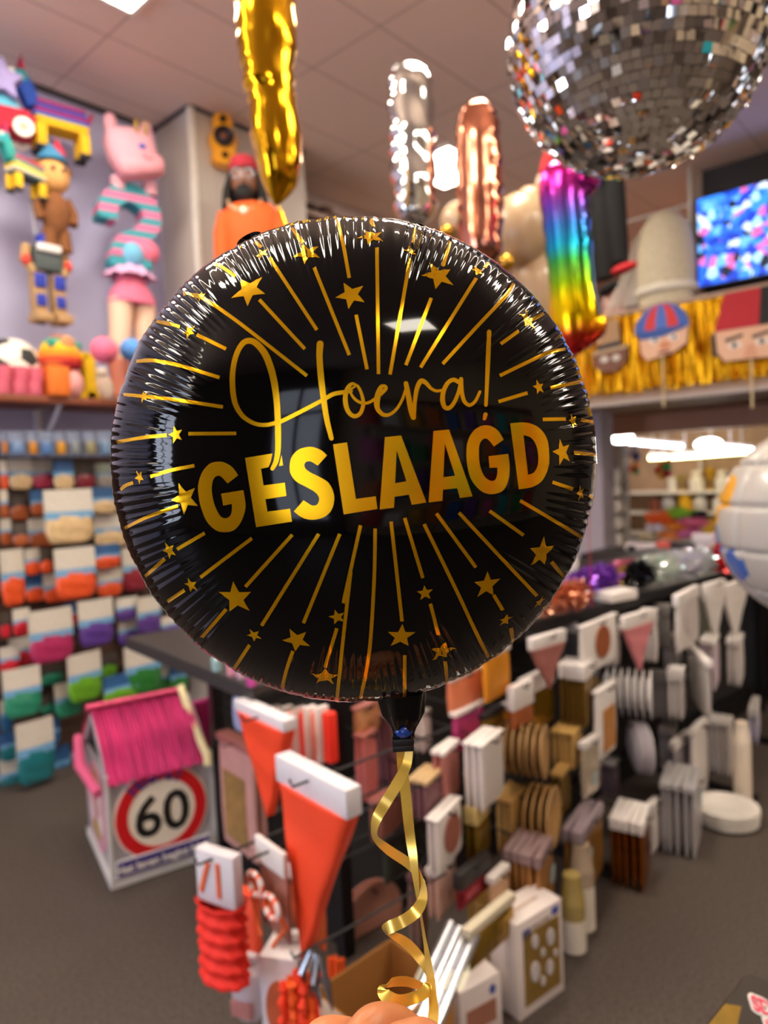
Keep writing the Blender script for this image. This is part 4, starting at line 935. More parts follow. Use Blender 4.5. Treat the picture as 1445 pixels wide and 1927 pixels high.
# oval picture on the side
def oval(cy_, cz_, ry, rz_, x, m, name, par, n=40):
    b = MB(); vs = []
    for i in range(n):
        a = 2*PI*i/n; vs += [(x, cy_+ry*math.cos(a), cz_+rz_*math.sin(a)), (x+.004, cy_+ry*math.cos(a), cz_+rz_*math.sin(a))]
    b.add(vs, [tuple(i*2 for i in range(n)), tuple(i*2+1 for i in range(n-1, -1, -1))]+[(i*2, i*2+1, ((i+1) % n)*2+1, ((i+1) % n)*2) for i in range(n)]); return b.build(name, m, par, 0)
ov = oval(BDp*.5, .225, BDp*.40, .175, -.004, M('dc98ac', .5, var=.1, scale=8), 'oval_picture', hb)
oval(BDp*.5, .225, BDp*.345, .150, -.005, M('d8a4a8', .5, var=.15, scale=8), 'picture_ground', ov)
for cyy, czz, ry, rz_, c in ((.5, .335, .11, .035, 'b89024'), (.64, .275, .06, .06, 'e6dad2'), (.36, .275, .06, .06, 'e6dad2'), (.5, .24, .07, .055, 'd87068'), (.66, .18, .07, .04, 'e8dcd8'), (.34, .18, .07, .04, 'e8dcd8'), (.5, .13, .16, .028, 'b89428'), (.5, .20, .03, .03, 'c8383c')):
    oval(BDp*cyy, czz, BDp*ry, rz_, -.007, M(c, .5), 'picture_patch', ov, 24)
# ================================================================== GONDOLA
GA = math.radians(-8); gu = Vector((math.cos(GA), math.sin(GA), 0)); gv = Vector((-math.sin(GA), math.cos(GA), 0)); G0 = ax(652, 1795, 2, 0)
GL, GD, GH = 3.1, .82, .93
def G(u, v, z): return G0+gu*u+gv*v+Vector((0, 0, z))
def gpt(px, py, v):                    # pixel on the plane v=const -> (u, z)
    p = hit(px, py, gv, gv.dot(G0)+v)-G0; return p.dot(gu), p.z
def gend(px, py, u):                   # pixel on the plane u=const -> (v, z)
    p = hit(px, py, gu, gu.dot(G0)+u)-G0; return p.dot(gv), p.z
gd = thing('display_gondola', 'long black double sided wire display gondola full of hanging party goods', 'display rack', (G0.x, G0.y, 0), GA)
bk = M('201d1e', .45, .3, var=.1)
for u, v in ((0, 0), (0, GD), (1.05, 0), (1.05, GD), (2.1, 0), (2.1, GD), (GL, 0), (GL, GD)):
    MB().box((u, v, GH/2+.01), (.042, .042, GH+.02)).build('upright', bk, gd, 0)
MB().box((GL/2, GD/2, .06), (GL, GD-.1, .11)).build('base', bk, gd, 0)
MB().box((GL/2+.2, .10, GH/2+.06), (GL-.44, .008, GH-.12)).build('front_back_panel', M('2a2625', .7), gd, 0)
MB().box((GL/2, GD-.01, GH/2+.06), (GL-.04, .008, GH-.12)).build('rear_back_panel', M('2a2625', .7), gd, 0)
for u in (.95, 1.9, 2.6): MB().box((u, -.24, .02), (.03, .45, .03)).build('foot', bk, gd, 0)
b = MB(); b.box((GL/2+.3, .28, GH), (GL-.5, .86, .022)); b.box((GL/2+.3, -.155, GH-.012), (GL-.5, .01, .04)); b.build('top_shelf', bk, gd, 0)
b = MB(); b.box((-.15, .40, GH), (.33, GD+.12, .022)); b.box((-.315, .40, GH-.012), (.01, GD+.12, .04)); b.build('end_shelf', M('3a3635', .4), gd, 0)
gw = MB()
for z in np.arange(.1, .92, .085): gw.cyl((0, .02, z), (0, GD-.02, z), .003, n=6)
for v in np.arange(.06, .8, .075): gw.cyl((.004, v, .06), (.004, v, .92), .002, n=6)
gw.build('end_wire_grid', bk, gd)
nm_hook = 0
def hook(u, v0, v1, z):
    MB().tube([(u, v0, z), (u, v1, z), (u, v1-.006, z+.018)], .0032, 6).build('hook', bk, gd)
def ehook(v, u1, z):
    MB().tube([(0, v, z), (u1, v, z), (u1-.006, v, z+.018)], .0032, 6).build('hook', bk, gd)
RZE = GA-PI/2
# ---- product builders (front towards local -y, base at z=0)
def pack(name, label, cat, loc, rz, w, h, d, head, body, hf=.25, group=None, window=None, lab=None, gloss=.3, bev=.003, stripes=None):
    t = thing(name, label, cat, loc, rz, group)
    if hf > 0: MB().box((0, 0, h*(1-hf/2)), (w, d*.92, h*hf), bev=.0015).build('header_card', head, t)
    bodyb = MB()
    nx = 5
    def pz(u, v):
        a = u*2*PI; ca, sa = math.cos(a), math.sin(a); hh = h*(1-hf)
        x = w/2*.97*math.copysign(abs(ca)**.35, ca); y = d/2*math.copysign(abs(sa)**.6, sa)*(.35+.65*math.sin(PI*min(1, max(0, v)))**.4)*(1+.06*math.sin(v*17+x*90))
        return Vector((x, y, hh*v))
    bodyb.grid(pz, 28, 10, wrap=True); k = 11
    bodyb.add([pz(i/28, 0) for i in range(28)], [tuple(range(28))[::-1]]); bodyb.add([pz(i/28, 1) for i in range(28)], [tuple(range(28))])
    bodyb.build('contents', body, t, 50)
    if window: 
        kind, col = window; b = MB(); zc = h*.55
        if kind == 'round':
            R2 = min(w, h)*.34; b.lathe([(1e-4, 0), (R2, 0), (R2, .004), (1e-4, .004)], 32, (0, -d/2-.002, zc), Matrix.Rotation(PI/2, 3, 'X'))
        else: b.box((0, -d/2-.001, h*.40), (w*.62, .004, h*.6))
        b.build('picture_window', col, t, 30)
    if lab: MB().box((lab[0]*w, -d/2-.003, lab[1]*h), (w*.28, .002, w*.34), rot=Matrix.Rotation(.3, 3, 'Y')).build('price_sticker', M('a8b8ba', .5), t, 0)
    return t
def gpack(x0, y0, x1, y1, v, name, label, cat, head, body, d=.03, hf=.25, n=1, gap=.028, group=None, hk=True, rz=0, lab2=None, **kw):
    xf = x0+(min(.62*(x1-x0), (n-1)*gap*330) if n > 1 else 0); turn = .34 if n > 1 else .16; off = Matrix.Rotation(turn*.8, 3, 'Z') @ gv
    u0, z = gpt(xf, (y0+y1)/2, v); u1, z = gpt(x1, (y0+y1)/2, v); u, z1 = gpt((xf+x1)/2, y0, v); _, z0 = gpt((xf+x1)/2, y1, v)
    u = (u0+u1)/2; z0 = max(z0, .004); u1 = u0+(u1-u0)*1.06
    gap *= .8; d = min(d, gap*.96) if n > 1 else d
    for k in range(n):
        lb = label if n == 1 else '%s, %s from the front' % (label, ORD[k])
        pack(name, lb, cat, G(u, v, z0)+off*(k*gap), GA+rz+turn+rr_.uniform(-.04, .04), u1-u0, z1-z0, d, head, body, hf, group if n == 1 else (group or label), **kw)
    if hk and z1 < GH: hook(u, 0, v-.03, z1-.012)
    return u, z0, z1
def gplates(x0, y0, x1, y1, v, n, gap, c, label, cat='plate', tilt=0.):
    uc, zc = gpt(x0+(x1-x0)*(.5+.2*min(1, (n-1)/4)), (y0+y1)/2, v); off = Matrix.Rotation(.35, 3, 'Z') @ gv; _, z1 = gpt((x0+x1)/2, y0, v); _, z0 = gpt((x0+x1)/2, y1, v); r = (z1-z0)/2; m = M(c, .5, var=.08, scale=30)
    pr = [(1e-4, 0), (r*.62, 0), (r*.70, -.009), (r, -.014), (r, -.017), (r*.69, -.012), (r*.61, -.003), (1e-4, -.003)]
    first = None
    for k in range(n):
        lb = '%s, %s from the front' % (label, ORD[k]); loc = G(uc, v, zc)+off*(k*gap); rz = GA+tilt+.50
        if first is None:
            first = thing('paper_plate', lb, cat, loc, rz, label)
            MB().lathe(pr, 40, (0, 0, 0), Matrix.Rotation(-PI/2, 3, 'X')).build('plate', m, first, 50)
            MB().lathe([(r*.985, -.0145), (r*1.005, -.0145), (r*1.005, -.018), (r*.985, -.018)], 40, (0, 0, 0), Matrix.Rotation(-PI/2, 3, 'X')).build('rim', m, first, 50)
        else: dup(first, lb, loc, rz+rr_.uniform(-.03, .03))
    hook(uc, 0, v+.03, z1-.03)
def pennant(x0, y0, x1, y1, loc, rz, w, h, d, head, body, label, hf=.13, group=None, xt=0.):
    t = thing('pennant_pack', label, 'bunting', loc, rz, group)
    hb_ = h*(1-hf)
    MB().box((0, 0, h-h*hf/2), (w, d*.8, h*hf), bev=.0015).build('header_card', head, t)
    b = MB(); n = 8
    def fn(u, v):
        a = u*2*PI; ca, sa = math.cos(a), math.sin(a); ww = w/2*(v*.99+.01)
        x = xt*w*(1-v)+ww*math.copysign(abs(ca)**.4, ca)+.004*math.sin(v*9)*(1-v); y = d/2*math.copysign(abs(sa)**.5, sa)*(.5+.5*v)*(1+.12*math.sin(v*14+ca*2))
        return Vector((x, y, hb_*v))
    b.grid(fn, 32, 16, wrap=True); b.add([fn(i/32, 1) for i in range(32)], [tuple(range(32))]); b.build('pennants', body, t, 60)
    return t
wc = M('e4dcd6', .5, var=.05, scale=10); wc2 = M('d8cec8', .5, var=.08, scale=10); gyp = M('8d8682', .5, var=.15, scale=20); silv = M('b9b4b4', .35, .35, var=.15, scale=14, bump=.3)
gldk = M('7d5e24', .35, .5, var=.3, scale=14, bump=.4); gldl = M('c8a05c', .45, .2, var=.15, scale=14); brn = M('a5713a', .4, .2, var=.25, scale=16, bump=.4); coral = M('e08058', .5, var=.25, scale=20, bump=.5)
rose = M('b8746c', .45, .25, var=.2, scale=14); mauve = M('7a5054', .5, var=.3, scale=25, bump=.4); pinkm = M('d88488', .5, var=.1); cop = M('b4663c', .4, .4, var=.2, scale=20)
foilb = M('b0641c', .16, .9, var=.35, scale=10, stretch=(30, 4, 2), bump=.8); blackm = M('2a2626', .5, var=.2); honey = M('e8921e', .45, .2, var=.35, scale=12, bump=.5); holo = M('d04c8c', .2, .6, var=.5, scale=8)
# top row of the long side
gpack(838, 1262, 910, 1332, -.20, 'tassel_pack', 'pack of coral tissue tassels with white header, just under the balloon', 'tassels', wc, coral, hf=.12)
gpack(848, 1328, 914, 1405, -.22, 'foil_pack', 'pack of shiny magenta foil below the coral tassels', 'pack', wc, holo, hf=.1)
gpack(904, 1214, 962, 1312, -.24, 'honeycomb_pack', 'pack with an orange gold honeycomb ornament', 'pack', wc, honey, hf=.16)
for (x0, y0, x1, y1, v, m, lb) in ((998, 1192, 1062, 1296, -.26, rose, 'pale rose pennant pack with gold glitter edge'), (1172, 1152, 1228, 1262, -.26, pinkm, 'pink pennant pack between white cards on the top row')):
    u0, _ = gpt(x0, (y0+y1)/2, v); u1, _ = gpt(x1, (y0+y1)/2, v); u, z1 = gpt((x0+x1)/2, y0, v); _, z0 = gpt((x0+x1)/2, y1, v)
    pennant(0, 0, 0, 0, G((u0+u1)/2, v, z0), GA, u1-u0, z1-z0, .03, wc, m, lb, .22); hook((u0+u1)/2, 0, v-.03, z1-.012)
gpack(1084, 1166, 1166, 1256, -.24, 'card_pack', 'white card with a round copper window', 'pack', wc, wc, hf=.02, window=('round', cop), n=1)
gpack(1060, 1172, 1086, 1242, -.16, 'slim_pack', 'dark grey slim packs left of the round copper window card', 'pack', gyp, blackm, n=3, gap=.03)
gpack(1130, 1178, 1168, 1252, -.16, 'slim_pack', 'plain white slim packs right of the round copper window card', 'pack', wc, wc2, n=3, gap=.03)
gpack(1208, 1146, 1238, 1244, -.22, 'slim_pack', 'narrow pale pink packs beside the pink pennant', 'pack', wc, wc2, n=3)
gpack(1236, 1136, 1262, 1220, -.18, 'slim_pack', 'dark edged packs behind the white plate cards', 'pack', gyp, gyp, n=3)
gpack(1262, 1110, 1322, 1216, -.28, 'card_pack', 'white card with a pale ring on the top row', 'pack', wc, wc2, hf=.2, window=('round', M('cfc4c0', .5)))
gpack(1318, 1106, 1345, 1196, -.2, 'slim_pack', 'greenish grey slim packs between white cards', 'pack', gyp, M('8a8c78', .5, var=.2), n=3)
for i, (x0, x1) in enumerate(((1326, 1362), (1362, 1402))):
    v = -.27; u0, _ = gpt(x0, 1150, v); u1, _ = gpt(x1, 1150, v); u, z1 = gpt((x0+x1)/2, 1094, v); _, z0 = gpt((x0+x1)/2, 1202, v)
    pennant(0, 0, 0, 0, G((u0+u1)/2, v, z0), GA, u1-u0, z1-z0, .03, wc, wc, 'white pennant pack near the gondola end, %s one' % ('left hand', 'right hand')[i], .3); hook((u0+u1)/2, 0, v-.03, z1-.012)
# second row
gpack(958, 1284, 1002, 1366, -.27, 'card_pack', 'small white card with copper lower half beside gold packs', 'pack', wc, cop, hf=.55)
gpack(976, 1264, 1046, 1372, -.19, 'foil_pack', 'gold foil pack with a clear white top', 'pack', wc, M('8f6a1c', .25, .7, var=.4, scale=12, bump=.6), hf=.30)
gpack(1055, 1246, 1122, 1362, -.28, 'napkin_pack', 'dark gold napkin pack with white header', 'napkins', wc, gldk, hf=.24, n=5, gap=.026, d=.022)
gpack(1114, 1290, 1162, 1420, -.30, 'slim_box', 'tall white box with an amber window', 'box', wc, wc, hf=.04, window=('rect', M('b87a34', .4)))
gplates(1168, 1262, 1238, 1352, -.30, 7, .028, 'e6e0de', 'white paper plate in the upper white stack')
gpack(1240, 1262, 1262, 1352, -.22, 'slim_pack', 'grey packs right of the white plate stack', 'pack', gyp, gyp, n=4)
gpack(1256, 1256, 1292, 1350, -.28, 'slim_pack', 'white packs with clear tops right of the white plates', 'pack', wc, wc2, n=3)
gpack(1284, 1226, 1346, 1334, -.32, 'bubble_pack', 'long white pack with clear bubbles swinging outward', 'pack', wc, M('c9c2bc', .3, .2, var=.2, bump=.6), hf=.12, rz=.5)
gpack(1312, 1198, 1362, 1292, -.28, 'napkin_pack', 'pale pink napkin pack on the right part of the rack', 'napkins', wc, M('d0bcc4', .6), hf=.1, n=3)
gpack(1362, 1196, 1406, 1284, -.28, 'napkin_pack', 'white napkin pack at the right end of the rack', 'napkins', wc, wc2, hf=.15, n=3)
# third row
gplates(958, 1364, 1042, 1464, -.34, 7, .024, 'b8905a', 'gold paper plate in the upper gold stack')
gpack(1040, 1370, 1102, 1440, -.28, 'napkin_pack', 'light gold napkin pack beside the upper gold plates', 'napkins', gldl, gldl, hf=.1, n=4, d=.024)
gpack(872, 1386, 956, 1510, -.36, 'card_pack', 'flat white card pack with faint gold script', 'pack', wc, wc2, hf=.03, n=3, gap=.03)
gpack(812, 1402, 872, 1502, -.28, 'napkin_pack', 'mauve pink pack left of the flat white card', 'napkins', wc, rose, hf=.08, n=2)
gpack(900, 1334, 948, 1372, -.22, 'card_pack', 'dark card with gold glitter print above the flat white card', 'pack', blackm, M('8a6a24', .4, .6, var=.6, scale=60), hf=.3)
gplates(1158, 1360, 1240, 1456, -.30, 3, .02, 'cfc6cc', 'large pale plate in the lower white stack', tilt=.35)
gpack(1238, 1362, 1280, 1440, -.22, 'cutlery_pack', 'grey cutlery pack right of the pale plates', 'pack', gyp, silv, n=3)
gpack(1296, 1360, 1334, 1500, -.30, 'slim_pack', 'long pale pack in the middle of the right part', 'pack', wc, wc2, hf=.1)
gpack(1332, 1352, 1384, 1492, -.26, 'tablecloth_pack', 'folded white table cover pack', 'table cover', wc, wc2, hf=.1, n=5, gap=.026)
gpack(1398, 1322, 1442, 1412, -.16, 'lace_pack', 'white lace paper pack at the far right of the rack', 'pack', wc, M('d4cce0', .5, bump=.6), hf=.25, n=2)
gpack(1036, 1446, 1078, 1530, -.30, 'napkin_pack', 'small brown gold pack between the two gold plate stacks', 'napkins', gldl, gldk, hf=.1, n=2)
gpack(1092, 1388, 1128, 1494, -.32, 'bead_pack', 'sparkling clear bead pack with a pale label', 'pack', wc, M('c8b8a0', .2, .3, var=.6, scale=50, coat=.6, bump=.8), hf=.12, lab=(0, .3))
gpack(1130, 1430, 1168, 1500, -.2, 'slim_pack', 'dark wrapped pack under the amber window box', 'pack', gyp, M('5a4a50', .3, var=.4, scale=20), hf=.1, n=3)
gpack(1262, 1384, 1300, 1462, -.26, 'bead_pack', 'shiny silver bead pack right of the pale plates', 'pack', wc, M('b8b0b8', .2, .5, var=.5, scale=50, bump=.8), hf=.2)
gpack(1240, 1196, 1290, 1252, -.16, 'slim_pack', 'pale packs in the back behind the bubble pack', 'pack', wc, wc2, hf=.1, n=3)
gpack(930, 1326, 960, 1372, -.14, 'slim_pack', 'amber pack behind the small copper card', 'pack', wc, honey, hf=.2)
gpack(1100, 1262, 1130, 1350, -.12, 'slim_pack', 'beige packs behind the dark gold napkins', 'pack', gyp, gldl, hf=.1, n=3)
# fourth row
gplates(998, 1480, 1052, 1592, -.38, 4, .024, 'c49a5c', 'gold paper plate in the lower gold stack', tilt=-.1)
gpack(930, 1490, 1002, 1594, -.30, 'napkin_pack', 'plain gold card pack behind the lower gold plates', 'napkins', gldl, gldl, hf=.05, n=3)
gpack(874, 1508, 928, 1612, -.34, 'foil_pack', 'gold green foil pack with cream header', 'pack', M('cbb270', .5), M('8a7024', .25, .7, var=.4, scale=10, bump=.6), hf=.3, n=2)
gpack(796, 1520, 880, 1622, -.36, 'card_pack', 'white card with a large round rose window', 'pack', wc, wc, hf=.03, window=('round', M('9a5c4c', .4)), n=2)
gpack(770, 1456, 842, 1532, -.30, 'crinkle_pack', 'dark crinkled paper pack behind the ribbon', 'pack', M('c8a878', .5), mauve, hf=.1, n=3)
gpack(800, 1618, 866, 1712, -.34, 'bead_pack', 'pale pink bead pack below the round rose window', 'pack', wc, M('c8a090', .35, var=.4, scale=30, coat=.5, bump=.6), hf=.15, n=2)
gpack(856, 1622, 922, 1692, -.40, 'sequin_pack', 'black and red sequin pack', 'pack', blackm, M('9a2c3a', .2, .6, var=.7, scale=40, bump=.8), hf=.45)
gpack(918, 1636, 958, 1722, -.42, 'fringe_pack', 'beige fringe pack left of the brown paper packs', 'pack', wc, M('c8a07c', .5, var=.3, scale=20, stretch=(40, 2, 2)), hf=.15)
gpack(958, 1592, 1052, 1728, -.46, 'paper_pack', 'brown gold paper pack with a sticker', 'pack', M('8d7474', .4), brn, hf=.15, n=5, gap=.03, lab=(.25, .55))
gpack(1052, 1536, 1150, 1668, -.40, 'paper_pack', 'golden brown pouch with clear top', 'pack', M('94838a', .4), M('94692e', .4, .3, var=.25, scale=8, bump=.3), hf=.16, n=3, gap=.03, lab=(-.3, .5))
gpack(1150, 1530, 1236, 1672, -.44, 'foil_curtain_box', 'box of bronze foil curtain with white header', 'box', wc, foilb, hf=.17, n=5, gap=.03)
gpack(1222, 1504, 1240, 1640, -.36, 'slim_pack', 'thin white pack beside the bronze foil boxes', 'pack', wc, wc2, hf=.2)
gpack(1240, 1462, 1334, 1596, -.46, 'tablecloth_pack', 'silver grey table cover pack with sticker', 'table cover', silv, silv, hf=.1, n=5, gap=.034, lab=(.1, .7))
# glitter boxes low at the front
gpack(872, 1712, 970, 1792, -.52, 'tinsel_pack', 'gold tinsel pack with a white label behind the silver tubes', 'pack', M('d0c4a8', .5), M('a8842c', .2, .8, var=.6, scale=40, bump=.9), hf=.2, hk=False)
# extra rose goods behind the ribbon
gpack(664, 1322, 716, 1380, -.10, 'sequin_pack', 'shiny coral sequin pack just right of the black upright', 'pack', rose, M('f0a070', .2, .6, var=.5, scale=40, bump=.8), hf=.1)
gpack(668, 1376, 712, 1500, -.13, 'pennant_pack', 'long rose paper flag pack right of the black upright', 'bunting', rose, M('c46c68', .5, var=.2), hf=.05, n=2)
gpack(712, 1340, 764, 1488, -.10, 'pennant_pack', 'dusky mauve paper flag pack behind the balloon clip', 'bunting', mauve, M('7c4c50', .5, var=.3, stretch=(20, 2, 2)), hf=.06, n=3)
gpack(690, 1490, 770, 1568, -.16, 'napkin_pack', 'rose brown napkin pack behind the curled ribbon', 'napkins', rose, M('9a6050', .5, var=.2), hf=.08, n=2)
gpack(716, 1560, 800, 1640, -.14, 'crinkle_pack', 'dark green and black pack behind the ribbon', 'pack', blackm, M('343a30', .4, var=.5, scale=20), hf=.2)
gpack(770, 1336, 812, 1412, -.14, 'slim_pack', 'grey beige slim packs left of the magenta foil', 'pack', gyp, wc2, hf=.1, n=3)
gpack(770, 1640, 806, 1790, -.20, 'slim_pack', 'brown mauve long pack right of the ribbon', 'pack', mauve, M('8a6a5c', .5, var=.3), hf=.08, n=2)
gplates(640, 1655, 744, 1795, .04, 2, .02, 'd89c88', 'large rose plate behind the lower ribbon', tilt=-.5)
# ---- end of the gondola, facing left
def E_(px, py, u): v, z = gend(px, py, u); return v, z
def epack(x0, y0, x1, y1, u, name, label, cat, head, body, d=.03, hf=.25, n=1, gap=.03, group=None, rz=0, hk=True, **kw):
    va, _ = E_(x0, (y0+y1)/2, u); vb, _ = E_(x1, (y0+y1)/2, u); vm, z1 = E_((x0+x1)/2, y0, u); _, z0 = E_((x0+x1)/2, y1, u); z0 = max(z0, .004)
    for k in range(n):
        lb = label if n == 1 else '%s, %s from the front' % (label, ORD[k])
        pack(name, lb, cat, G(u+k*gap, vm, z0), RZE+rz+rr_.uniform(-.05, .05), abs(va-vb), z1-z0, d, head, body, hf, group if n == 1 else (group or label), **kw)
    if hk and z1 < GH-.02: ehook(vm, u-.05, z1-.012)
orm = M('fb4a20', .55, var=.08, scale=8); orm2 = M('f83018', .6, var=.12, scale=10); whd = M('dcd6da', .5, var=.06)
def epen(x0, x1, yt, yb, u, body, label, hf, xt, rz=0, n=1):
    va, _ = E_(x0, yt+20, u); vb, _ = E_(x1, yt+20, u); _, z1 = E_((x0+x1)/2, yt, u); _, z0 = E_((x0+x1)/2+xt*(x1-x0), yb, u)
    pennant(0, 0, 0, 0, G(u, (va+vb)/2, max(.01, z0)), RZE+rz, abs(va-vb), z1-max(.01, z0), .05, whd, body, label, hf, 'orange pennant packs', xt)
    ehook((va+vb)/2, u-.06, z1-.02)
epen(534, 664, 1450, 1788, -.42, orm, 'largest orange pennant pack with white header on the front hook', .13, -.30)
epen(454, 546, 1334, 1530, -.33, orm, 'orange pennant pack hanging left below the dark shelf', .10, .02)
for k in range(5):
    lb = 'narrow red and white paper pack under the shelf edge, %s from the left' % ORD[k]
    x0 = 520+k*22; va, _ = E_(x0, 1380, -.2); vb, _ = E_(x0+20, 1380, -.2); _, z1 = E_(x0+10, 1330, -.2); _, z0 = E_(x0+10, 1432, -.2)
    t = thing('napkin_pack', lb, 'napkins', G(-.2, (va+vb)/2, z0), RZE+.05, 'red and white packs under the shelf')
    w = abs(va-vb)
    MB().box((0, 0, (z1-z0)*.46), (w*.95, .03, (z1-z0)*.9), bev=.006).build('contents', orm2 if k % 2 == 0 else M('ea8a78', .55), t); MB().box((-w*.25, -.01, (z1-z0)*.5), (w*.35, .036, (z1-z0)), bev=.002).build('header_card', wc, t)
ehook(.12, -.26, .83)
# crepe tassel with white header
va, zt = E_(410, 1600, -.55); _, zb = E_(415, 1832, -.55); hgt = zt-zb
t = thing('crepe_garland', 'red orange crepe garland hanging under a white header card at the left', 'garland', G(-.55, va, zb), RZE+.35)
MB().box((0, 0, hgt*.80), (.115, .03, hgt*.40), bev=.002).build('header_card', whd, t)
b = MB()
for x in (-.03, .012): b.box((x, -.017, hgt*.80), (.012, .003, hgt*.26), rot=Matrix.Rotation(.35 if x < 0 else .0, 3, 'Y'))
b.build('header_stripes', M('e8683c', .5), t, 0)
def crep(u, v):
    a = u*2*PI; r = .062*(1+.10*math.sin(v*34)+.06*math.sin(a*9+v*20)); return Vector((r*math.cos(a), r*.6*math.sin(a), hgt*.62*v))
b = MB().grid(crep, 48, 40, wrap=True); b.add([crep(i/48, 0) for i in range(48)], [tuple(range(48))[::-1]]); b.build('crepe', M('f42c1c', .7, var=.15, scale=30), t, 70)
ehook(va, -.6, zt-.015)
epack(432, 1670, 474, 1868, -.44, 'cloth_pack', 'hanging orange cloth beside the red crepe garland', 'cloth', orm, M('e8522c', .6, var=.15), hf=.02, rz=.3)
# glasses card
va, zt = E_(500, 1592, -.48); _, zb = E_(500, 1765, -.48); hgt = zt-zb
t = thing('party_glasses', 'orange striped party glasses on a white card at the gondola end', 'glasses', G(-.48, va, zb), RZE)
MB().box((0, .012, hgt*.88), (.125, .012, hgt*.25), bev=.002).build('header_card', wc, t); MB().box((0, .018, hgt*.48), (.115, .006, hgt*.8)).build('backing_card', M('a06858', .5, var=.5, scale=16), t)
for x in (-.034, .034):
    pts = [(x+.031*math.cos(a), -.014, hgt*.52-x*.35+.024*math.sin(a)) for a in np.linspace(0, 2*PI, 25)]
    MB().tube(pts, .0062, 8).build('lens_frame', ramp_mat('striped_frame', [(i/12, 'f2e4dc' if i % 2 else 'e86038') for i in range(12)], 0, -.07, .07, .4, bands=True), t)
    MB().ell((x, -.010, hgt*.52-x*.35), (.029, .003, .022), 20, 8).build('lens', M('c8501c', .15, coat=.6), t)
for x, sg in ((-.066, -1), (.066, 1)): MB().tube([(x, -.012, hgt*.52-x*.35), (x+sg*.004, .0, hgt*.3), (x*.4, -.01, hgt*.04)], .005, 8).build('temple', M('e8682c', .4), t)
ehook(va, -.53, zt-.015)
epack(548, 1640, 604, 1760, -.30, 'glasses_pack', 'orange glasses pack behind the large pennants', 'glasses', wc, M('d86438', .4, var=.6, scale=20), hf=.2)
# silver cutlery bundle
va, zt = E_(588, 1775, -.42); p = G(-.42, va, zt-.02)
t = thing('horn_bundle', 'bundle of shiny silver party horns below the large orange pennants', 'party horns', p, RZE)
for k in range(7):
    x = -.05+k*.0165; MB().tube([(x*.5, .004*(k % 2), 0), (x, -.01*(k % 3), -.045), (x*1.35, -.012*(k % 2), -.10)], [.004, .010, .002], 8).build('horn', M('8c8e94', .22, .95), t)
ehook(va, -.47, zt-.01)
# low goods in front of the gondola end
p = ax(466, 1925, 2, 0.02)
def lowpack(x0, y0, x1, y1, Z, name, label, cat, rz):
    a, b_ = at(x0, (y0+y1)/2, Z), at(x1, (y0+y1)/2, Z); top, bot = at((x0+x1)/2, y0, Z), at((x0+x1)/2, y1, Z)
    return thing(name, label, cat, Vector(((a.x+b_.x)/2, (a.y+b_.y)/2, bot.z)), rz), (b_-a).length, top.z-bot.z
t, w, h = lowpack(436, 1795, 502, 1918, 1.72, 'clear_bag', 'clear bag with pale goods at the lower left of the gondola end', 'bag', RZE+.5)
MB().box((0, 0, h*.45), (w, .07, h*.9), bev=.03).build('bag', M('cfc4c8', .12, trans=.0, var=.2, scale=20, coat=.6), t, 180); MB().box((0, 0, h*.97), (w*.6, .02, h*.12), bev=.004).build('header_card', whd, t)
MB().box((0, -.036, h*.30), (w*.7, .01, h*.25), bev=.004).build('print', M('b87a74', .4, var=.3, scale=20), t)
t, w, h = lowpack(488, 1800, 560, 1960, 1.66, 'carton', 'white carton with an oval orange window at the lower left', 'box', RZE+.62)
MB().box((0, .055, h*.5), (w, .11, h), bev=.003).build('carton', M('e6dede', .5), t); MB().lathe([(1e-4, 0), (1, 0), (1, .004), (1e-4, .004)], 40, (0, -.002, h*.40), Matrix.Rotation(PI/2, 3, 'X') @ Matrix.Diagonal((w*.34, h*.33, 1)).to_3x3()).build('oval_window', M('c8623c', .35, var=.4, scale=14), t, 30)
b = MB(); b.box((w*.1, .055, h+.016), (w*.7, .004, .045), rot=Matrix.Rotation(.5, 3, 'X')); b.build('hang_flap', M('e8e2da', .5), t, 0)
t, w, h = lowpack(536, 1846, 596, 1975, 1.6, 'streamer_bundle', 'bundle of bright orange crepe streamers beside the white carton', 'streamers', RZE+.6)
rs = random.Random(9)
for k in range(9):
    x = (k-4)*w*.11; MB().tube([(x+rs.uniform(-.004, .004), -.02+.02*(k % 3)+rs.uniform(-.006, .006), h*q) for q in np.linspace(0, 1.06, 12)], [.009+.0035*math.sin(q*9+k) for q in range(12)], 8).build('streamer', M('fb5a14' if k % 2 else 'f83c14', .7, var=.15, scale=30), t)
t, w, h = lowpack(612, 1812, 652, 1850, 2.06, 'streamer_bundle', 'small orange crepe streamer behind the rim of the cardboard box', 'streamers', RZE+.4)
for k in range(4): MB().tube([((k-1.5)*.012, .01*(k % 2), h*q) for q in np.linspace(-.4, 1.2, 8)], [.008]*8, 8).build('streamer', M('fb5a14', .7, var=.15, scale=30), t)
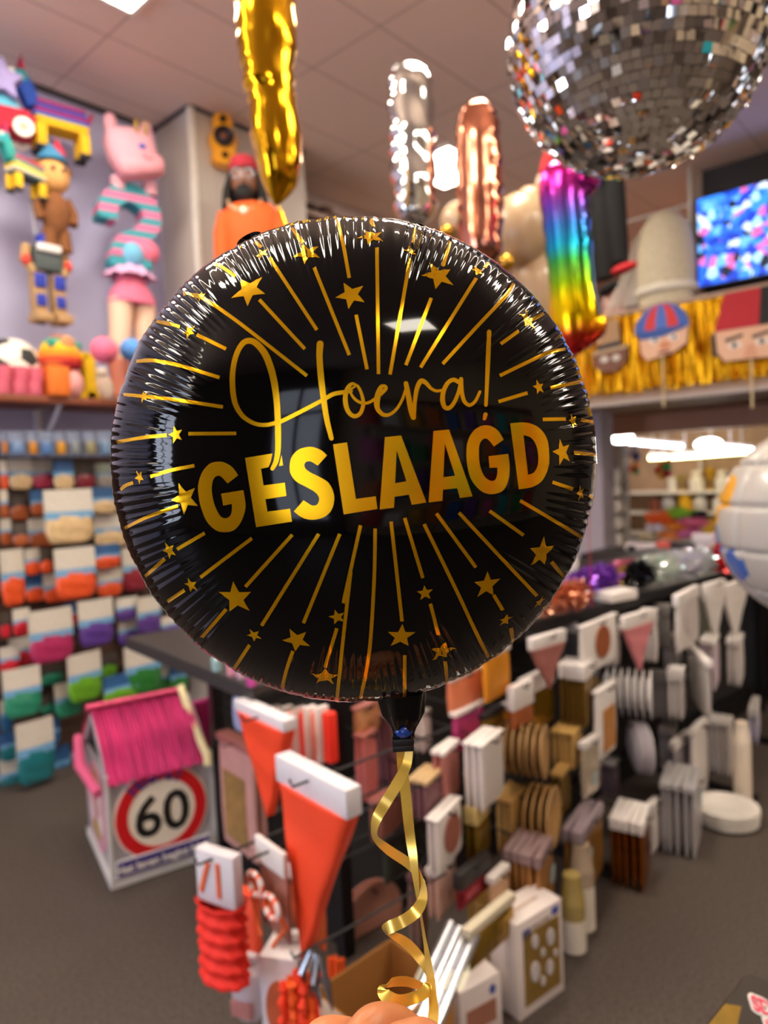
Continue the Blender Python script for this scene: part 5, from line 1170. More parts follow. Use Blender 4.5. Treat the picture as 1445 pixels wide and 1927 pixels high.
# goods in the bin corner and on the end shelf
epack(412, 1392, 474, 1592, -.06, 'card_pack', 'rose pack with gold print hanging between the bin and the pennants', 'pack', rose, M('d09a90', .5, var=.25, scale=10), hf=.06, n=2, window=('rect', M('b08a50', .4, .3, var=.5, scale=30)))
epack(440, 1300, 462, 1374, -.12, 'card_pack', 'blue and white card behind the pink foil', 'pack', whd, M('a8b4d8', .5, var=.4, scale=12, stretch=(40, 1, 1)), hf=.1)
t = thing('foil_curtain_pack', 'pink foil curtain pack hanging right behind the house shaped bin', 'pack', ax(402, 1402, 1, 2.88), GA)
MB().grid(lambda u, v: Vector(((u-.5)*.19, .006*math.sin(u*60), v*.22)), 60, 4).build('foil', fo, t, 180); MB().box((0, .012, .21), (.20, .012, .04)).build('header_card', M('c83a80', .5), t)
MB().tube([(0, .018, .225), (.02, .03, .30), (.12, -.2, .33)], .003, 6).build('wire_hanger', bk, t)
for i, (x, y, c, h) in enumerate(((408, 1262, '9fc4c4', .05), (437, 1270, 'e8a0b4', .055), (474, 1290, 'c84a9a', .04), (455, 1276, 'd8b0c0', .045))):
    p = ax(x, y, 2, GH+.012); o = MB().lathe([(1e-4, 0), (.014, 0), (.015, .004), (.015, h*.7), (.006, h*.85), (.006, h), (1e-4, h)], 16).build('glitter_bottle', M(c, .1, coat=.8, var=.2)); o.location = p
    tag(o, '%s glitter bottle on the dark end shelf' % ('pale teal', 'pink', 'short magenta', 'pale rose')[i], 'bottle', 'glitter bottles')
# ================================================================== GOODS ON THE FLOOR
# open cardboard box
cz_ = .26; k0 = ax(735, 1768, 2, cz_); k1 = ax(590, 1866, 2, cz_); k2 = ax(815, 1862, 2, cz_)
e1 = (k1-k0); l1 = e1.length; a1 = math.atan2(e1.y, e1.x); e2 = (k2-k0); l2 = max(.2, e2.length)
t = thing('cardboard_box', 'open brown cardboard box on the floor below the ribbon', 'box', (k0.x, k0.y, 0), a1)
d2 = Matrix.Rotation(-a1, 3, 'Z') @ e2; sgn = 1 if d2.y > 0 else -1
cb = M('b07a3c', .75, var=.06, scale=6); cbo = M('c9bcae', .7, var=.05)
for nm_, c, d in (('back_wall', (l1/2, 0, cz_/2), (l1, .006, cz_)), ('side_wall', (0, sgn*l2/2, cz_/2), (.006, l2, cz_)), ('side_wall', (l1, sgn*l2/2, cz_/2), (.006, l2, cz_)), ('front_wall', (l1/2, sgn*l2, cz_/2), (l1, .006, cz_)), ('bottom', (l1/2, sgn*l2/2, .006), (l1, l2, .006))):
    MB().box(c, d).build(nm_, cb if nm_ != 'front_wall' else cb, t, 0)
MB().box((l1+.03, sgn*l2*.5, cz_-.02), (.006, l2, .07), rot=Matrix.Rotation(-.9, 3, 'Y')).build('flap', cbo, t, 0)
# rolls of silver foil leaning in the box
t0_ = at(872, 1742, 1.86); b0_ = at(785, 1935, 1.62)
t = thing('foil_rolls', 'bundle of clear wrapped silver rolls leaning beside the cardboard box', 'rolls', b0_)
dirv = (t0_-b0_); sdv = Vector(RT)
for k, (o, z_, L_) in enumerate(((-.034, 0, 1.02), (-.010, .012, .99), (.014, 0, .97), (.036, .014, .93))):
    r = MB(); r.cyl(sdv*o-Vector(FW)*z_-dirv*.15, sdv*o-Vector(FW)*z_+dirv*L_, .0135, n=18); rr0 = r.build('roll', M('c4c6cc', .16, .75, var=.12, scale=8, coat=.6, stretch=(3, 3, 3)), t)
band = MB(); n1 = Vector(FW)
band.add([dirv*.42-sdv*.052-n1*.028, dirv*.42+sdv*.055-n1*.03, dirv*.60+sdv*.055-n1*.03, dirv*.60-sdv*.052-n1*.028, dirv*.42-sdv*.056+n1*.016, dirv*.42+sdv*.058+n1*.016, dirv*.60+sdv*.058+n1*.016, dirv*.60-sdv*.056+n1*.016], [(0, 1, 2, 3), (4, 7, 6, 5), (0, 3, 7, 4), (1, 5, 6, 2)])
band.build('paper_band', M('d8d4b8', .5), t, 0)
# white cartons
def carton(name, label, ptl, ptr, ptb, h, dpt, extras=True):
    """floor points of the near-left, near-right front corners"""
    a, b_ = ax(*ptl, 2, 0), ax(*ptr, 2, 0); e = b_-a; rz = math.atan2(e.y, e.x); w = e.length
    t = thing(name, label, 'box', (a.x, a.y, 0), rz)
    MB().box((w/2, dpt/2, h/2), (w, dpt, h), bev=.002).build('carton', M('e8dcd6', .5, var=.03), t)
    return t, w
t, w = carton('garland_box', 'upright white box with a picture of white balloons and gold leaves', (978, 1924), (1062, 1862), None, .272, .105)
b = MB().box((w*.52, -.0015, .13), (w*.78, .003, .20)).build('picture_window', M('8a6c30', .45, var=.5, scale=25), t, 0)
for x, z, r in ((.36, .20, .020), (.70, .185, .024), (.34, .115, .028), (.66, .10, .022), (.52, .155, .012), (.80, .13, .012), (.50, .075, .014)): 
    MB().lathe([(1e-4, 0), (1, 0), (1, .004), (1e-4, .005)], 24, (w*x, -.003, z), Matrix.Rotation(PI/2, 3, 'X') @ Matrix.Diagonal((r*.62, r, 1)).to_3x3()).build('pictured_balloon', M('cdc6c6', .5), b, 40)
MB().box((w*.2, -.0015, .232), (w*.16, .003, .026)).build('blue_seal', M('5a5a8a', .5), t, 0); MB().box((w*.84, -.0015, .250), (w*.14, .003, .022)).build('blue_seal', M('4858a8', .5), t, 0)
MB().box((w*.52, -.001, .240), (w*.4, .002, .012)).build('faint_print', M('b8a8a0', .5), t, 0); MB().box((w*.5, .05, .2725), (w*.5, .012, .001)).build('faint_print', M('c8b0a0', .5), t, 0)
t, w = carton('garland_box', 'lower white box cut by the bottom edge beside the silver rolls', (868, 1975), (946, 1930), None, .15, .13)
MB().lathe([(1e-4, 0), (1, 0), (1, .002), (1e-4, .002)], 24, (w*.78, -.0008, .118), Matrix.Rotation(PI/2, 3, 'X') @ Matrix.Diagonal((.010, .013, 1)).to_3x3()).build('blue_seal', M('4858a8', .5), t, 40); MB().box((w*.5, -.001, .06), (w*.7, .003, .06)).build('picture_window', M('a8705a', .45, var=.3, scale=20), t, 0)
MB().box((w*.5, .065, .151), (w*.5, .01, .001)).build('faint_print', M('c8b0a0', .5), t, 0)
# gold round drum behind the lower box
p = ax(905, 1835, 2, 0.0); o = MB().lathe([(1e-4, 0), (.062, 0), (.064, .01), (.064, .17), (.06, .175), (1e-4, .172)], 32).build('round_tin', M('c8a050', .35, .4, var=.1)); o.location = Vector((p.x+.12, p.y+.05, 0)); tag(o, 'round gold tin standing behind the lower white box', 'tin')
# cup stacks
def cups(px, py, cols, label, r0=.036):
    p = ax(px, py, 2, 0); z = 0; first = {}
    for k, (c, step) in enumerate(cols):
        lb = '%s, %s from the bottom' % (label, ORD[k] if k < 15 else 'topmost')
        if c not in first:
            o = MB().lathe([(r0*.70, .088), (r0, .003), (r0*1.05, .0), (r0*1.05, .004), (r0*1.0, .006), (r0*.72, .0895), (1e-4, .0895)], 24).build('paper_cup', M(c, .5, var=.05)); first[c] = o
        else: o = first[c].copy(); COL.objects.link(o)
        o.location = (p.x, p.y, z); tag(o, lb, 'cup', label); z += step
wcup, gcup, bcup = 'dcd2c0', 'a08a4c', 'a8937c'
cups(1080, 1782, [(wcup, .0145)]*7+[(gcup, .0145)]*4, 'paper cup in the nearer upturned stack', .037)
cups(1098, 1742, [(wcup, .0145)]*10+[(bcup, .0145)]*4, 'paper cup in the taller upturned stack behind', .037)
cups(1398, 1512, [('d8c8b4', .021)]*14, 'cream paper cup in the stack right of the table covers', .036)
# plates on the floor
p = ax(1366, 1545, 2, 0); r = .125; first = None
for k in range(7):
    lb = 'white party plate in the stack lying on the floor, %s from the bottom' % ORD[k]
    if first is None:
        first = thing('paper_plate', lb, 'plate', (p.x, p.y, .0088*k), .1, 'white plates on the floor')
        MB().lathe([(1e-4, .0), (r*.66, .0), (r*.74, .009), (r, .013), (r, .016), (r*.73, .012), (r*.65, .003), (1e-4, .003)], 48).build('plate', M('e2dad0', .4, var=.03), first, 50)
        MB().lathe([(r*.985, .012), (r*1.008, .012), (r*1.008, .0165), (r*.985, .0165)], 48).build('rim', M('e8e0d6', .4), first, 50)
    else: dup(first, lb, (p.x+rr_.uniform(-.004, .004), p.y+rr_.uniform(-.004, .004), .0088*k), .1)
# leaflet pack at the lower right, lying on a low stool
q0, q1, q2 = at(1408, 1832, .98), at(1322, 1942, .88), at(1500, 1868, .99)
lx = (q2-q0).normalized(); lz = (q0-q1); lz = (lz-lx*lz.dot(lx)).normalized(); ly = lz.cross(lx)
t = thing('game_pack', 'dark flat pack with gold corner and pink letters at the lower right corner', 'pack', q0)
t.matrix_world = Matrix(((lx.x, ly.x, lz.x, q0.x), (lx.y, ly.y, lz.y, q0.y), (lx.z, ly.z, lz.z, q0.z), (0, 0, 0, 1)))
LQ = (q0-q1).dot(lz); sk = (q1-q0).dot(lx)
MB().prism([(0, 0), (.2, 0), (.2+sk, -LQ), (sk, -LQ)], 0, .012).build('card', M('382f28', .45, var=.1), t, 0)
MB().prism([(sk*.55, -LQ*.55), (sk*.48+.02, -LQ*.50), (sk+.045, -LQ), (sk, -LQ)], -.0012, .0, ).build('gold_corner', M('9a7828', .35, .3, var=.3, scale=30), t, 0)
px1 = .98/f
for ln, x, z in (('SD', 6, -56), ('U', 14, -92)):
    mt_ = Matrix.Translation((x*px1, -.001, z*px1))
    MB().text(ln, .027, mt_, ext=.0005, bold=.0036).build('letter_outline', M('f4f0ee', .5), t, 0)
    MB().text(ln, .027, mt_ @ Matrix.Translation((0, -.0012, 0)), ext=.0005, bold=.0007).build('letters', M('e8506c', .5), t, 0)
ct = q0+lx*.12-lz*(LQ*.55)
st_ = thing('stool', 'low dark stool hidden under the dark flat pack at the lower right', 'stool', (ct.x, ct.y, 0)); zt_ = min(q1.z, (q1+lx*.2).z)-.03
MB().cyl((0, 0, zt_-.03), (0, 0, zt_), .10, n=28).build('seat', M('2c2622', .6), st_)
for a_ in range(3): MB().cyl((.07*math.cos(a_*2.1), .07*math.sin(a_*2.1), zt_-.03), (.13*math.cos(a_*2.1), .13*math.sin(a_*2.1), 0), .012).build('leg', M('2c2622', .6), st_)
# ================================================================== TINSEL ON THE TOP SHELF
def tinsel(x0, y0, x1, y1, rad, cols, label, name='tinsel_garland', v=.0, n=1500, seed=1):
    rad *= 1.4
    """glossy foil strips bristling from a coiled core lying on the top shelf"""
    r = random.Random(seed); a, b_ = hit(x0, y0, [0, 0, 1], GH+.012), hit(x1, y1, [0, 0, 1], GH+.012)
    d = b_-a; o = a+Vector((0, 0, rad)); mb = MB()
    for k in range(n):
        q = r.random(); th = r.uniform(0, 2*PI); c = d*q+Vector((0, 0, 0)); side = Vector((-d.y, d.x, 0)).normalized()
        n1 = (side*math.cos(th)+Vector((0, 0, 1))*math.sin(th)+d.normalized()*r.uniform(-.5, .5)).normalized()
        L = rad*r.uniform(.55, 1.0); w = .0022+r.random()*.002; t = n1.cross(Vector((r.gauss(0, 1), r.gauss(0, 1), r.gauss(0, 1)))).normalized()
        p0_, p1_, p2_ = c+n1*rad*.1, c+n1*L*.6+t*.003, c+n1*L+t.cross(n1)*.006
        p2_.z = max(p2_.z, -rad+.002); p1_.z = max(p1_.z, -rad+.002)
        mb.add([p0_-t*w, p0_+t*w, p1_+t*w, p1_-t*w, p2_+t*w*.6, p2_-t*w*.6], [(0, 1, 2, 3), (3, 2, 4, 5)], r.randrange(len(cols)))
    t_ = thing(name, label, 'tinsel', o, 0, 'tinsel garlands on the top shelf')
    s = mb.build('foil_strips', [M(c, .16, .8, var=.2, coat=.5) for c in cols], t_, 0); s['kind'] = 'stuff'
    MB().tube([(0, 0, 0), d], rad*.35, 8).build('core', M(cols[0], .4, .6), t_)
tinsel(1005, 1168, 1095, 1150, .050, ['dc9470', 'f0b090', 'c87c58'], 'copper tinsel garland nearest the black balloon', seed=2)
tinsel(1082, 1134, 1150, 1116, .052, ['9a50c8', 'b878e0', '7a3cb0'], 'purple tinsel garland beside the copper one', seed=3)
tinsel(1140, 1112, 1188, 1100, .036, ['d0a848', 'e0c070'], 'gold tinsel garland between purple and black', seed=4, n=900)
tinsel(1150, 1088, 1196, 1078, .032, ['e088a8', 'f0a8c0'], 'pink tinsel garland behind the gold one', seed=5, n=800)
tinsel(1194, 1112, 1214, 1106, .052, ['1c1a1c', '302c30'], 'short black tinsel garland beside the white ones', seed=6, n=900)
for i, (x0, y0, x1, y1, s) in enumerate(((1212, 1108, 1262, 1098, 7), (1262, 1098, 1312, 1086, 8), (1312, 1086, 1352, 1076, 9))):
    tinsel(x0, y0, x1, y1, .056, ['fbf8f8', 'ffffff', ('d8f0d8', 'd8d8f4', 'c8e8f0')[i]], 'white iridescent tinsel garland, %s one from the left' % ORD[i], seed=s, n=1300)
tinsel(1352, 1084, 1388, 1074, .062, ['d01828', 'e83a40'], 'red tinsel garland at the right end of the top shelf', seed=10, n=1200)
p = hit(1158, 1128, [0, 0, 1], GH+.012); o = MB().box((0, 0, .02), (.16, .10, .04), rot=rotz(-.3), bev=.004).build('white_carton', wc); o.location = p; tag(o, 'flat white carton on the top shelf in front of the gold tinsel', 'box')
p = hit(1078, 1078, [0, 0, 1], GH+.012); o = MB().lathe([(1e-4, 0), (.03, 0), (.032, .06), (.02, .075), (.018, .10), (1e-4, .105)], 20).build('white_bottle', wc); o.location = p; tag(o, 'white round bottle behind the copper and purple tinsel', 'bottle')
# ================================================================== MEZZANINE FRONT
fgold = M('eeaa18', .26, .9, var=.35, scale=16, stretch=(1, 14, .6))
def fringe(ya, yb, z0, z1, x, label, seed):
    r = random.Random(seed); n = int((ya-yb)/.012); t = thing('foil_fringe_curtain', label, 'fringe curtain', (x, ya, z0), -PI/2, 'gold fringe curtains on the mezzanine'); mb = MB()
    W_ = ya-yb; Hh = z1-z0
    for i in range(n):
        for lay in range(2):
            x0 = W_*(i+r.random())/n; w = r.uniform(.005, .009); yy = -.006-.012*r.random()-.012*lay; a = r.uniform(-.9, .9); bot = r.uniform(0, .035)+lay*.02; ph = r.uniform(0, 6)
            vs_ = []
            for k in range(6):
                z = Hh+(bot-Hh)*k/5; dx = .006*math.sin(ph+k*1.1)*k/5; aa = a+.5*math.sin(ph+k)
                vs_ += [(x0+dx-w*math.cos(aa), yy-w*math.sin(aa), z), (x0+dx+w*math.cos(aa), yy+w*math.sin(aa), z)]
            mb.add(vs_, [(2*k, 2*k+1, 2*k+3, 2*k+2) for k in range(5)])
    s = mb.build('foil_strips', fgold, t, 0); s['kind'] = 'stuff'
    MB().box((W_/2, -.008, Hh-.01), (W_, .012, .024)).build('top_band', M('c8961c', .35, .7), t, 0)
fringe(2.80, 1.95, 2.02, 2.62, XM-.01, 'gold foil fringe curtain on the mezzanine front, part behind the propeller cap mask', 1)
fringe(1.95, 1.12, 2.02, 2.62, XM-.01, 'gold foil fringe curtain on the mezzanine front, part under the television', 2)
fringe(1.12, .30, 2.02, 2.62, XM-.01, 'gold foil fringe curtain on the mezzanine front, part cut by the right edge', 3)
o = MB().box((XM+.03, 1.4, 2.625), (.16, 3.4, .03), bev=.004).build('top_rail', M('b89a84', .6)); tag(o, 'beige rail board along the top of the gold fringed mezzanine front', 'rail')
def maskpos(px, py, x=XM-.09): return ax(px, py, 0, x)
mz = depth(maskpos(1245, 622))/f
skinm = M('e8b898', .6, var=.06, scale=12)
def flat(poly, y0, y1, s, mi=0): return MB().prism([(x*s, z*s) for x, z in poly], y0, y1)
def circ(cx_, cz_, rx, rz_, n=28): return [(cx_+rx*math.cos(2*PI*i/n), cz_+rz_*math.sin(2*PI*i/n)) for i in range(n)]
# cap mask
p = maskpos(1245, 630); s = mz
t = thing('party_mask', 'flat card face mask with a red and blue striped cap', 'mask', p, -PI/2-.05, 'card masks on the mezzanine')
MB().prism([(x*s, z*s) for x, z in [(-44, 6), (-40, -30), (-30, -44), (20, -36), (46, -22), (50, 10), (44, 30), (-30, 30)]], -.003, .003).build('face', skinm, t, 0)
cols = ['3c62b4', 'd8342c', '4a70c0', 'd8342c', '3c62b4']
ks = (-1, -.62, -.22, .22, .62, 1)
for i, c in enumerate(cols):
    ea = [(ks[i]*52*math.cos(PI/2*q/6), 8+50*math.sin(PI/2*q/6)) for q in range(7)]; eb = [(ks[i+1]*52*math.cos(PI/2*q/6), 8+50*math.sin(PI/2*q/6)) for q in range(6)][::-1]
    MB().prism([(x*s, z*s) for x, z in ea+eb], -.007, -.003).build('cap_panel', M(c, .6), t, 0)
MB().prism([(x*s, z*s) for x, z in [(-50, 12), (50, 12), (44, 6), (0, -4), (-40, -4)]], -.009, -.003).build('cap_brim', M('34549c', .6), t, 0)
for x in (-14, 22): 
    e = MB().prism([(q*s, w*s) for q, w in circ(x, -8, 9, 6)], -.006, -.003).build('eye', M('f2ece4', .5), t, 0); MB().prism([(q*s, w*s) for q, w in circ(x+2, -8, 3.5, 4)], -.008, -.006).build('pupil', M('2c3444', .5), e, 0)
MB().prism([(q*s, w*s) for q, w in circ(6, -20, 11, 8)], -.008, -.003).build('nose', M('d89068', .6), t, 0); MB().prism([(q*s, w*s) for q, w in circ(4, -33, 14, 3)], -.005, -.003).build('mouth', M('a0604c', .6), t, 0)
MB().box((0, .006, -80*s), (.012, .004, 110*s)).build('stick', M('d8c090', .6), t, 0)
# fez mask
p = maskpos(1412, 610); 
t = thing('party_mask', 'flat card face mask wearing a tall red and black fez at the right edge', 'mask', p, -PI/2, 'card masks on the mezzanine')
MB().prism([(x*s, z*s) for x, z in [(-58, -2), (-56, -40), (-44, -58), (44, -60), (60, -40), (62, -2)]], -.003, .003).build('face', skinm, t, 0)
MB().prism([(x*s, z*s) for x, z in [(-60, -4), (64, -4), (50, 60), (-40, 60)]], -.008, -.003).build('fez', M('c02430', .7), t, 0)
MB().prism([(x*s, z*s) for x, z in [(14, -4), (64, -4), (50, 60), (18, 60)]], -.011, -.008).build('fez_tassel', M('22201f', .7), t, 0)
for x in (-26, 18):
    MB().prism([(q*s, w*s) for q, w in [(x-16, -20), (x+14, -14), (x+14, -19), (x-14, -26)]], -.006, -.003).build('eyebrow', M('3c2c24', .7), t, 0)
    e = MB().prism([(q*s, w*s) for q, w in circ(x, -32, 11, 6)], -.006, -.003).build('eye', M('efe6da', .5), t, 0); MB().prism([(q*s, w*s) for q, w in circ(x, -32, 4, 5)], -.008, -.006).build('pupil', M('3a2c24', .5), e, 0)
MB().prism([(q*s, w*s) for q, w in [(-58, -4), (-66, -10), (-64, -44), (-54, -52)]], -.006, .0).build('side_hair', M('4a3a30', .8), t, 0)
MB().prism([(q*s, w*s) for q, w in [(-6, -34), (6, -34), (12, -56), (-12, -56)]], -.008, -.003).build('nose', M('dca080', .6), t, 0)
MB().box((0, .006, -100*s), (.012, .004, 90*s)).build('stick', M('d8c090', .6), t, 0)
# top hat mask
p = maskpos(1146, 650)
t = thing('party_mask', 'flat card face mask with a beige top hat and dark band beside the rainbow balloon', 'mask', p, -PI/2, 'card masks on the mezzanine')
MB().prism([(x*s, z*s) for x, z in [(-22, -8), (24, -4), (20, 50), (-16, 48)]], -.008, -.003).build('hat_crown', M('a8825e', .7), t, 0)
MB().prism([(x*s, z*s) for x, z in [(-23, -8), (24, -4), (24, 6), (-22, 2)]], -.011, -.008).build('hat_band', M('2c2430', .6), t, 0)
MB().prism([(x*s, z*s) for x, z in [(-36, -16), (40, -10), (36, -4), (-30, -8)]], -.010, -.003).build('hat_brim', M('b89a78', .6), t, 0)
MB().prism([(x*s, z*s) for x, z in [(-34, -14), (36, -10), (34, -34), (14, -52), (-20, -50), (-34, -34)]], -.003, .003).build('face', M('7a5040', .7, var=.3, scale=10), t, 0)
for x in (-10, 14): MB().prism([(q*s, w*s) for q, w in circ(x, -26, 8, 6)], -.007, -.003).build('eye', M('d8ccc0', .5), t, 0)
# television
tp0 = ax(1308, 374, 0, 5.45); tp1 = ax(1319, 543, 0, 5.45)
th_ = tp0.z-tp1.z; tw = th_*1.72
t = thing('television', 'wall television showing a blue and pink picture at the right edge', 'television', (5.47, tp0.y, tp1.z), -PI/2+.04)
MB().box((tw/2, 0, th_/2), (tw, .05, th_), bev=.006).build('casing', M('17151a', .35), t)
def screen_mat():
    m = bpy.data.materials.new('screen_picture'); m.use_nodes = True; nt = m.node_tree; b = nt.nodes['Principled BSDF']
    tc = nt.nodes.new('ShaderNodeTexCoord'); vo = nt.nodes.new('ShaderNodeTexVoronoi'); vo.inputs['Scale'].default_value = 17
    no = nt.nodes.new('ShaderNodeTexNoise'); no.inputs['Scale'].default_value = 5; no.inputs['Detail'].default_value = 2
    ml = nt.nodes.new('ShaderNodeMix'); ml.data_type = 'RGBA'; ml.inputs['Factor'].default_value = .35
    sp = nt.nodes.new('ShaderNodeSeparateColor'); cr_ = nt.nodes.new('ShaderNodeValToRGB'); cr_.color_ramp.interpolation = 'CONSTANT'
    el = cr_.color_ramp.elements
    st_ = ((0, '1038b0'), (.30, '2060e8'), (.42, '60a8f0'), (.50, '101828'), (.56, 'd0e0f4'), (.62, '3080f0'), (.72, 'd060a0'), (.80, 'a0d8f8'), (.88, '40c0a0'), (.94, 'e05040'))
    while len(el) < len(st_): el.new(.5)
    for e, (p_, c) in zip(el, st_): e.position = p_; e.color = lin(c)
    nt.links.new(tc.outputs['Object'], vo.inputs['Vector']); nt.links.new(tc.outputs['Object'], no.inputs['Vector'])
    nt.links.new(vo.outputs['Color'], ml.inputs['A']); nt.links.new(no.outputs['Color'], ml.inputs['B']); nt.links.new(ml.outputs['Result'], sp.inputs[0]); nt.links.new(sp.outputs[0], cr_.inputs[0])
    nt.links.new(cr_.outputs[0], b.inputs['Emission Color']); b.inputs['Emission Strength'].default_value = 1.0; b.inputs['Base Color'].default_value = (0, 0, 0, 1)
    return m
MB().box((tw/2, -.026, th_/2), (tw-.03, .004, th_-.03)).build('screen', screen_mat(), t, 0)
b = MB(); b.box((tw/2, -.0285, th_*.5), (tw-.03, .002, .006)); b.box((tw*.5, -.0285, th_/2), (.006, .002, th_-.03)); b.build('picture_divider', M('0e1420', .4), t, 0)
MB().box((tw/2, .10, th_/2), (.2, .16, .2)).build('wall_bracket', dk, t, 0)
MB().cyl((tw/2, .05, th_*.2), (tw/2, .05, -(tp1.z-2.64)), .02).build('stand_post', dk, t)
# metal pole frame
pa = ax(1297, 282, 0, 5.6); t = thing('pole_frame', 'grey metal pole with two rails left of the television', 'pole', (5.6, pa.y, 2.13))
pm_ = M('cfc4b6', .4, .2)
MB().cyl((0, 0, 0), (0, 0, CZ-2.13), .022).build('pole', pm_, t)
r1 = ax(1195, 414, 0, 5.6); r2 = ax(1301, 384, 0, 5.6); o_ = Vector(t.location)
MB().cyl((0, 0, r2.z-o_.z), (0, 1.5, r2.z-o_.z), .016).build('rail', pm_, t); r3 = ax(1310, 258, 0, 5.6)
MB().cyl((0, 0, r3.z-o_.z+.03), (0, -2.2, r3.z-o_.z+.03), .022).build('rail', pm_, t)
# lace veil head
p = ax(1240, 600, 0, 5.30); s = depth(p)/f; p.z = 2.642
t = thing('bride_headdress', 'cream lace headdress with a long veil beside the television', 'headdress', p, -PI/2)
lace = M('d4c6a6', .8, var=.3, scale=50, bump=.7); veil = M('e6ded0', .8, alpha=.55)
hz = (600-424)*s
MB().lathe([(48*s, 0), (52*s, hz*.35), (50*s, hz*.62), (42*s, hz*.82), (26*s, hz*.95), (1e-4, hz)], 32, (14*s, 0, 0), sy=.8).build('dome', lace, t)
def vf(u, v): return Vector(((-6-34*u)*s-(30+26*u)*s*v**1.3+3*s*math.sin(u*40)*v, -(.04+.05*u)+.01*math.sin(u*33+v*2), hz*(.96-.05*u-.22*u*(1-v)-(.90-.05*u)*v)))
MB().grid(vf, 80, 12).build('veil', veil, t)
MB().lathe([(54*s, hz*.12), (58*s, hz*.16), (54*s, hz*.2)], 28, (14*s, 0, 0), sy=.85).build('lace_band', M('f0e6d0', .8, bump=.5, scale=90), t)
def rf(u, v): return Vector((-64*s-36*s*u+8*s*math.sin(u*26), -.03-.03*math.sin(u*21+v*3), .004+(48*s*(1-.35*u))*v+4*s*math.sin(u*37)))
MB().grid(rf, 60, 8).build('ruffle', M('d0a898', .85, bump=.6), t)
MB().tube([(-18*s, -.10, 0), (-24*s, -.10, 80*s)], .006).build('gold_cord', M('c8a858', .5, .3), t)
# ---- hanging costume
pc = at(1120, 420, 3.5); s = 3.5/f
t = thing('pirate_costume', 'hanging costume with red coat, black trousers and red shoes behind the rainbow balloon', 'costume', pc, face_cam(pc))
def CP(px, py, dy=0.): return Vector(((px-1120)*s, dy, (420-py)*s))
redm = M('c01c24', .7, var=.1); blkc = M('090809', .85, var=.2)
MB().tube([CP(1060, 262), CP(1080, 300), CP(1110, 335), CP(1130, 352)], [24*s, 34*s, 40*s, 34*s], 18).build('coat', redm, t)
MB().tube([CP(1052, 262), CP(1036, 292), CP(1030, 326)], [13*s, 12*s, 13*s], 12).build('sleeve', redm, t)
MB().tube([CP(1031, 318), CP(1029, 336)], [15*s, 16*s], 14).build('gold_cuff', M('c89a3a', .3, .7), t)
for x0, x1, y1 in ((1128, 1132, 525), (1148, 1158, 500)):
    l = MB().tube([CP(x0, 335), CP((x0+x1)/2, 420), CP(x1, y1-20), CP(x1+2, y1)], [26*s, 24*s, 20*s, 18*s], 14).build('trouser_leg', blkc, t)
MB().ell(CP(1168, 512, -.02), (26*s, 14*s, 9*s), rot=Matrix.Rotation(-.25, 3, 'Y')).build('shoe', redm, t); MB().ell(CP(1140, 545, -.02), (20*s, 14*s, 9*s), rot=Matrix.Rotation(-.5, 3, 'Y')).build('shoe', blkc, t)
MB().cyl(CP(1085, 275), Vector((CP(1085, 0).x, 0, CZ-pc.z-.002)), .003).build('hanging_wire', M('888888', .4), t)
# ================================================================== LEFT BACK: SPEAKER, MANNEQUIN, HATS
ps = ax(420, 266, 1, 3.50); s = depth(ps)/f
t = thing('wall_speaker', 'rounded yellow loudspeaker on the wall column', 'loudspeaker', ps, face_cam(ps, .1))
ye = M('f0a014', .35, coat=.4, var=.05)
o_ = []
pts = crom([(0, 48), (15, 44), (19, 30), (17, 20), (25, 8), (26, -6), (21, -18), (23, -28), (20, -42), (0, -47), (-20, -42), (-23, -28), (-21, -18), (-26, -6), (-25, 8), (-17, 20), (-19, 30), (-15, 44)], 5, True)
b = MB(); P_ = [tuple(q*s) for q in pts]
for inset, y in ((1.0, .055), (1.04, .02), (1.0, -.02), (.86, -.04)): o_.append([(x*inset, y, z*(.98 if inset < .9 else 1)) for x, z in P_])
n = len(P_); b.add(sum(o_, []), [(k*n+i, k*n+(i+1) % n, (k+1)*n+(i+1) % n, (k+1)*n+i) for k in range(3) for i in range(n)]+[tuple(range(n)), tuple(range(4*n-1, 3*n-1, -1))]); b.build('cabinet', ye, t, 60)
MX = Matrix.Rotation(PI/2, 3, 'X')
for z, r, nm_ in ((2, 17, 'woofer'), (33, 6, 'tweeter'), (-32, 5, 'bass_port')):
    w = MB().lathe([(r*s*1.12, 0), (r*s*1.1, .008), (r*s, .009), (r*s*.55, -.012), (r*s*.3, -.002), (1e-4, .004)], 28, (0, -.056, z*s), MX).build(nm_, M('2a1c18', .5), t)
    MB().lathe([(r*s*.32, 0), (r*s*.2, .006), (1e-4, .008)], 16, (0, -.056, z*s), MX).build('dust_cap', M('8a4a30', .4), w)
MB().box((0, .07, 0), (.05, .05, .08)).build('wall_mount', dk, t, 0)
# back shelf carrying the mannequin and hats (mostly hidden behind the balloon)
bs = thing('storage_cabinet', 'tall plain storage cabinet under the orange mannequin behind the balloon', 'cabinet', (3.05, 3.28, 0))
MB().box((0, 0, 1.2), (1.1, .5, 2.4), bev=.004).build('carcass', M('8a7668', .6), bs, 0)
for x in (-.27, .27): 
    d_ = MB().box((x, -.256, 1.2), (.52, .016, 2.3), bev=.003).build('door', M('94806f', .6), bs, 0); MB().box((x*.2, -.272, 1.2), (.015, .02, .14)).build('handle', M('aaaaaa', .3, .8), d_, 0)
pm0 = at(470, 480, 3.88); s = 3.88/f
t = thing('mannequin', 'dressed mannequin in an orange shirt with red cap, round glasses and long black hair', 'mannequin', (pm0.x, pm0.y, 2.401), face_cam(pm0, -.1))
def MP(px, py, dy=0.): return Vector(((px-470)*s, dy, pm0.z-2.401+(480-py)*s))
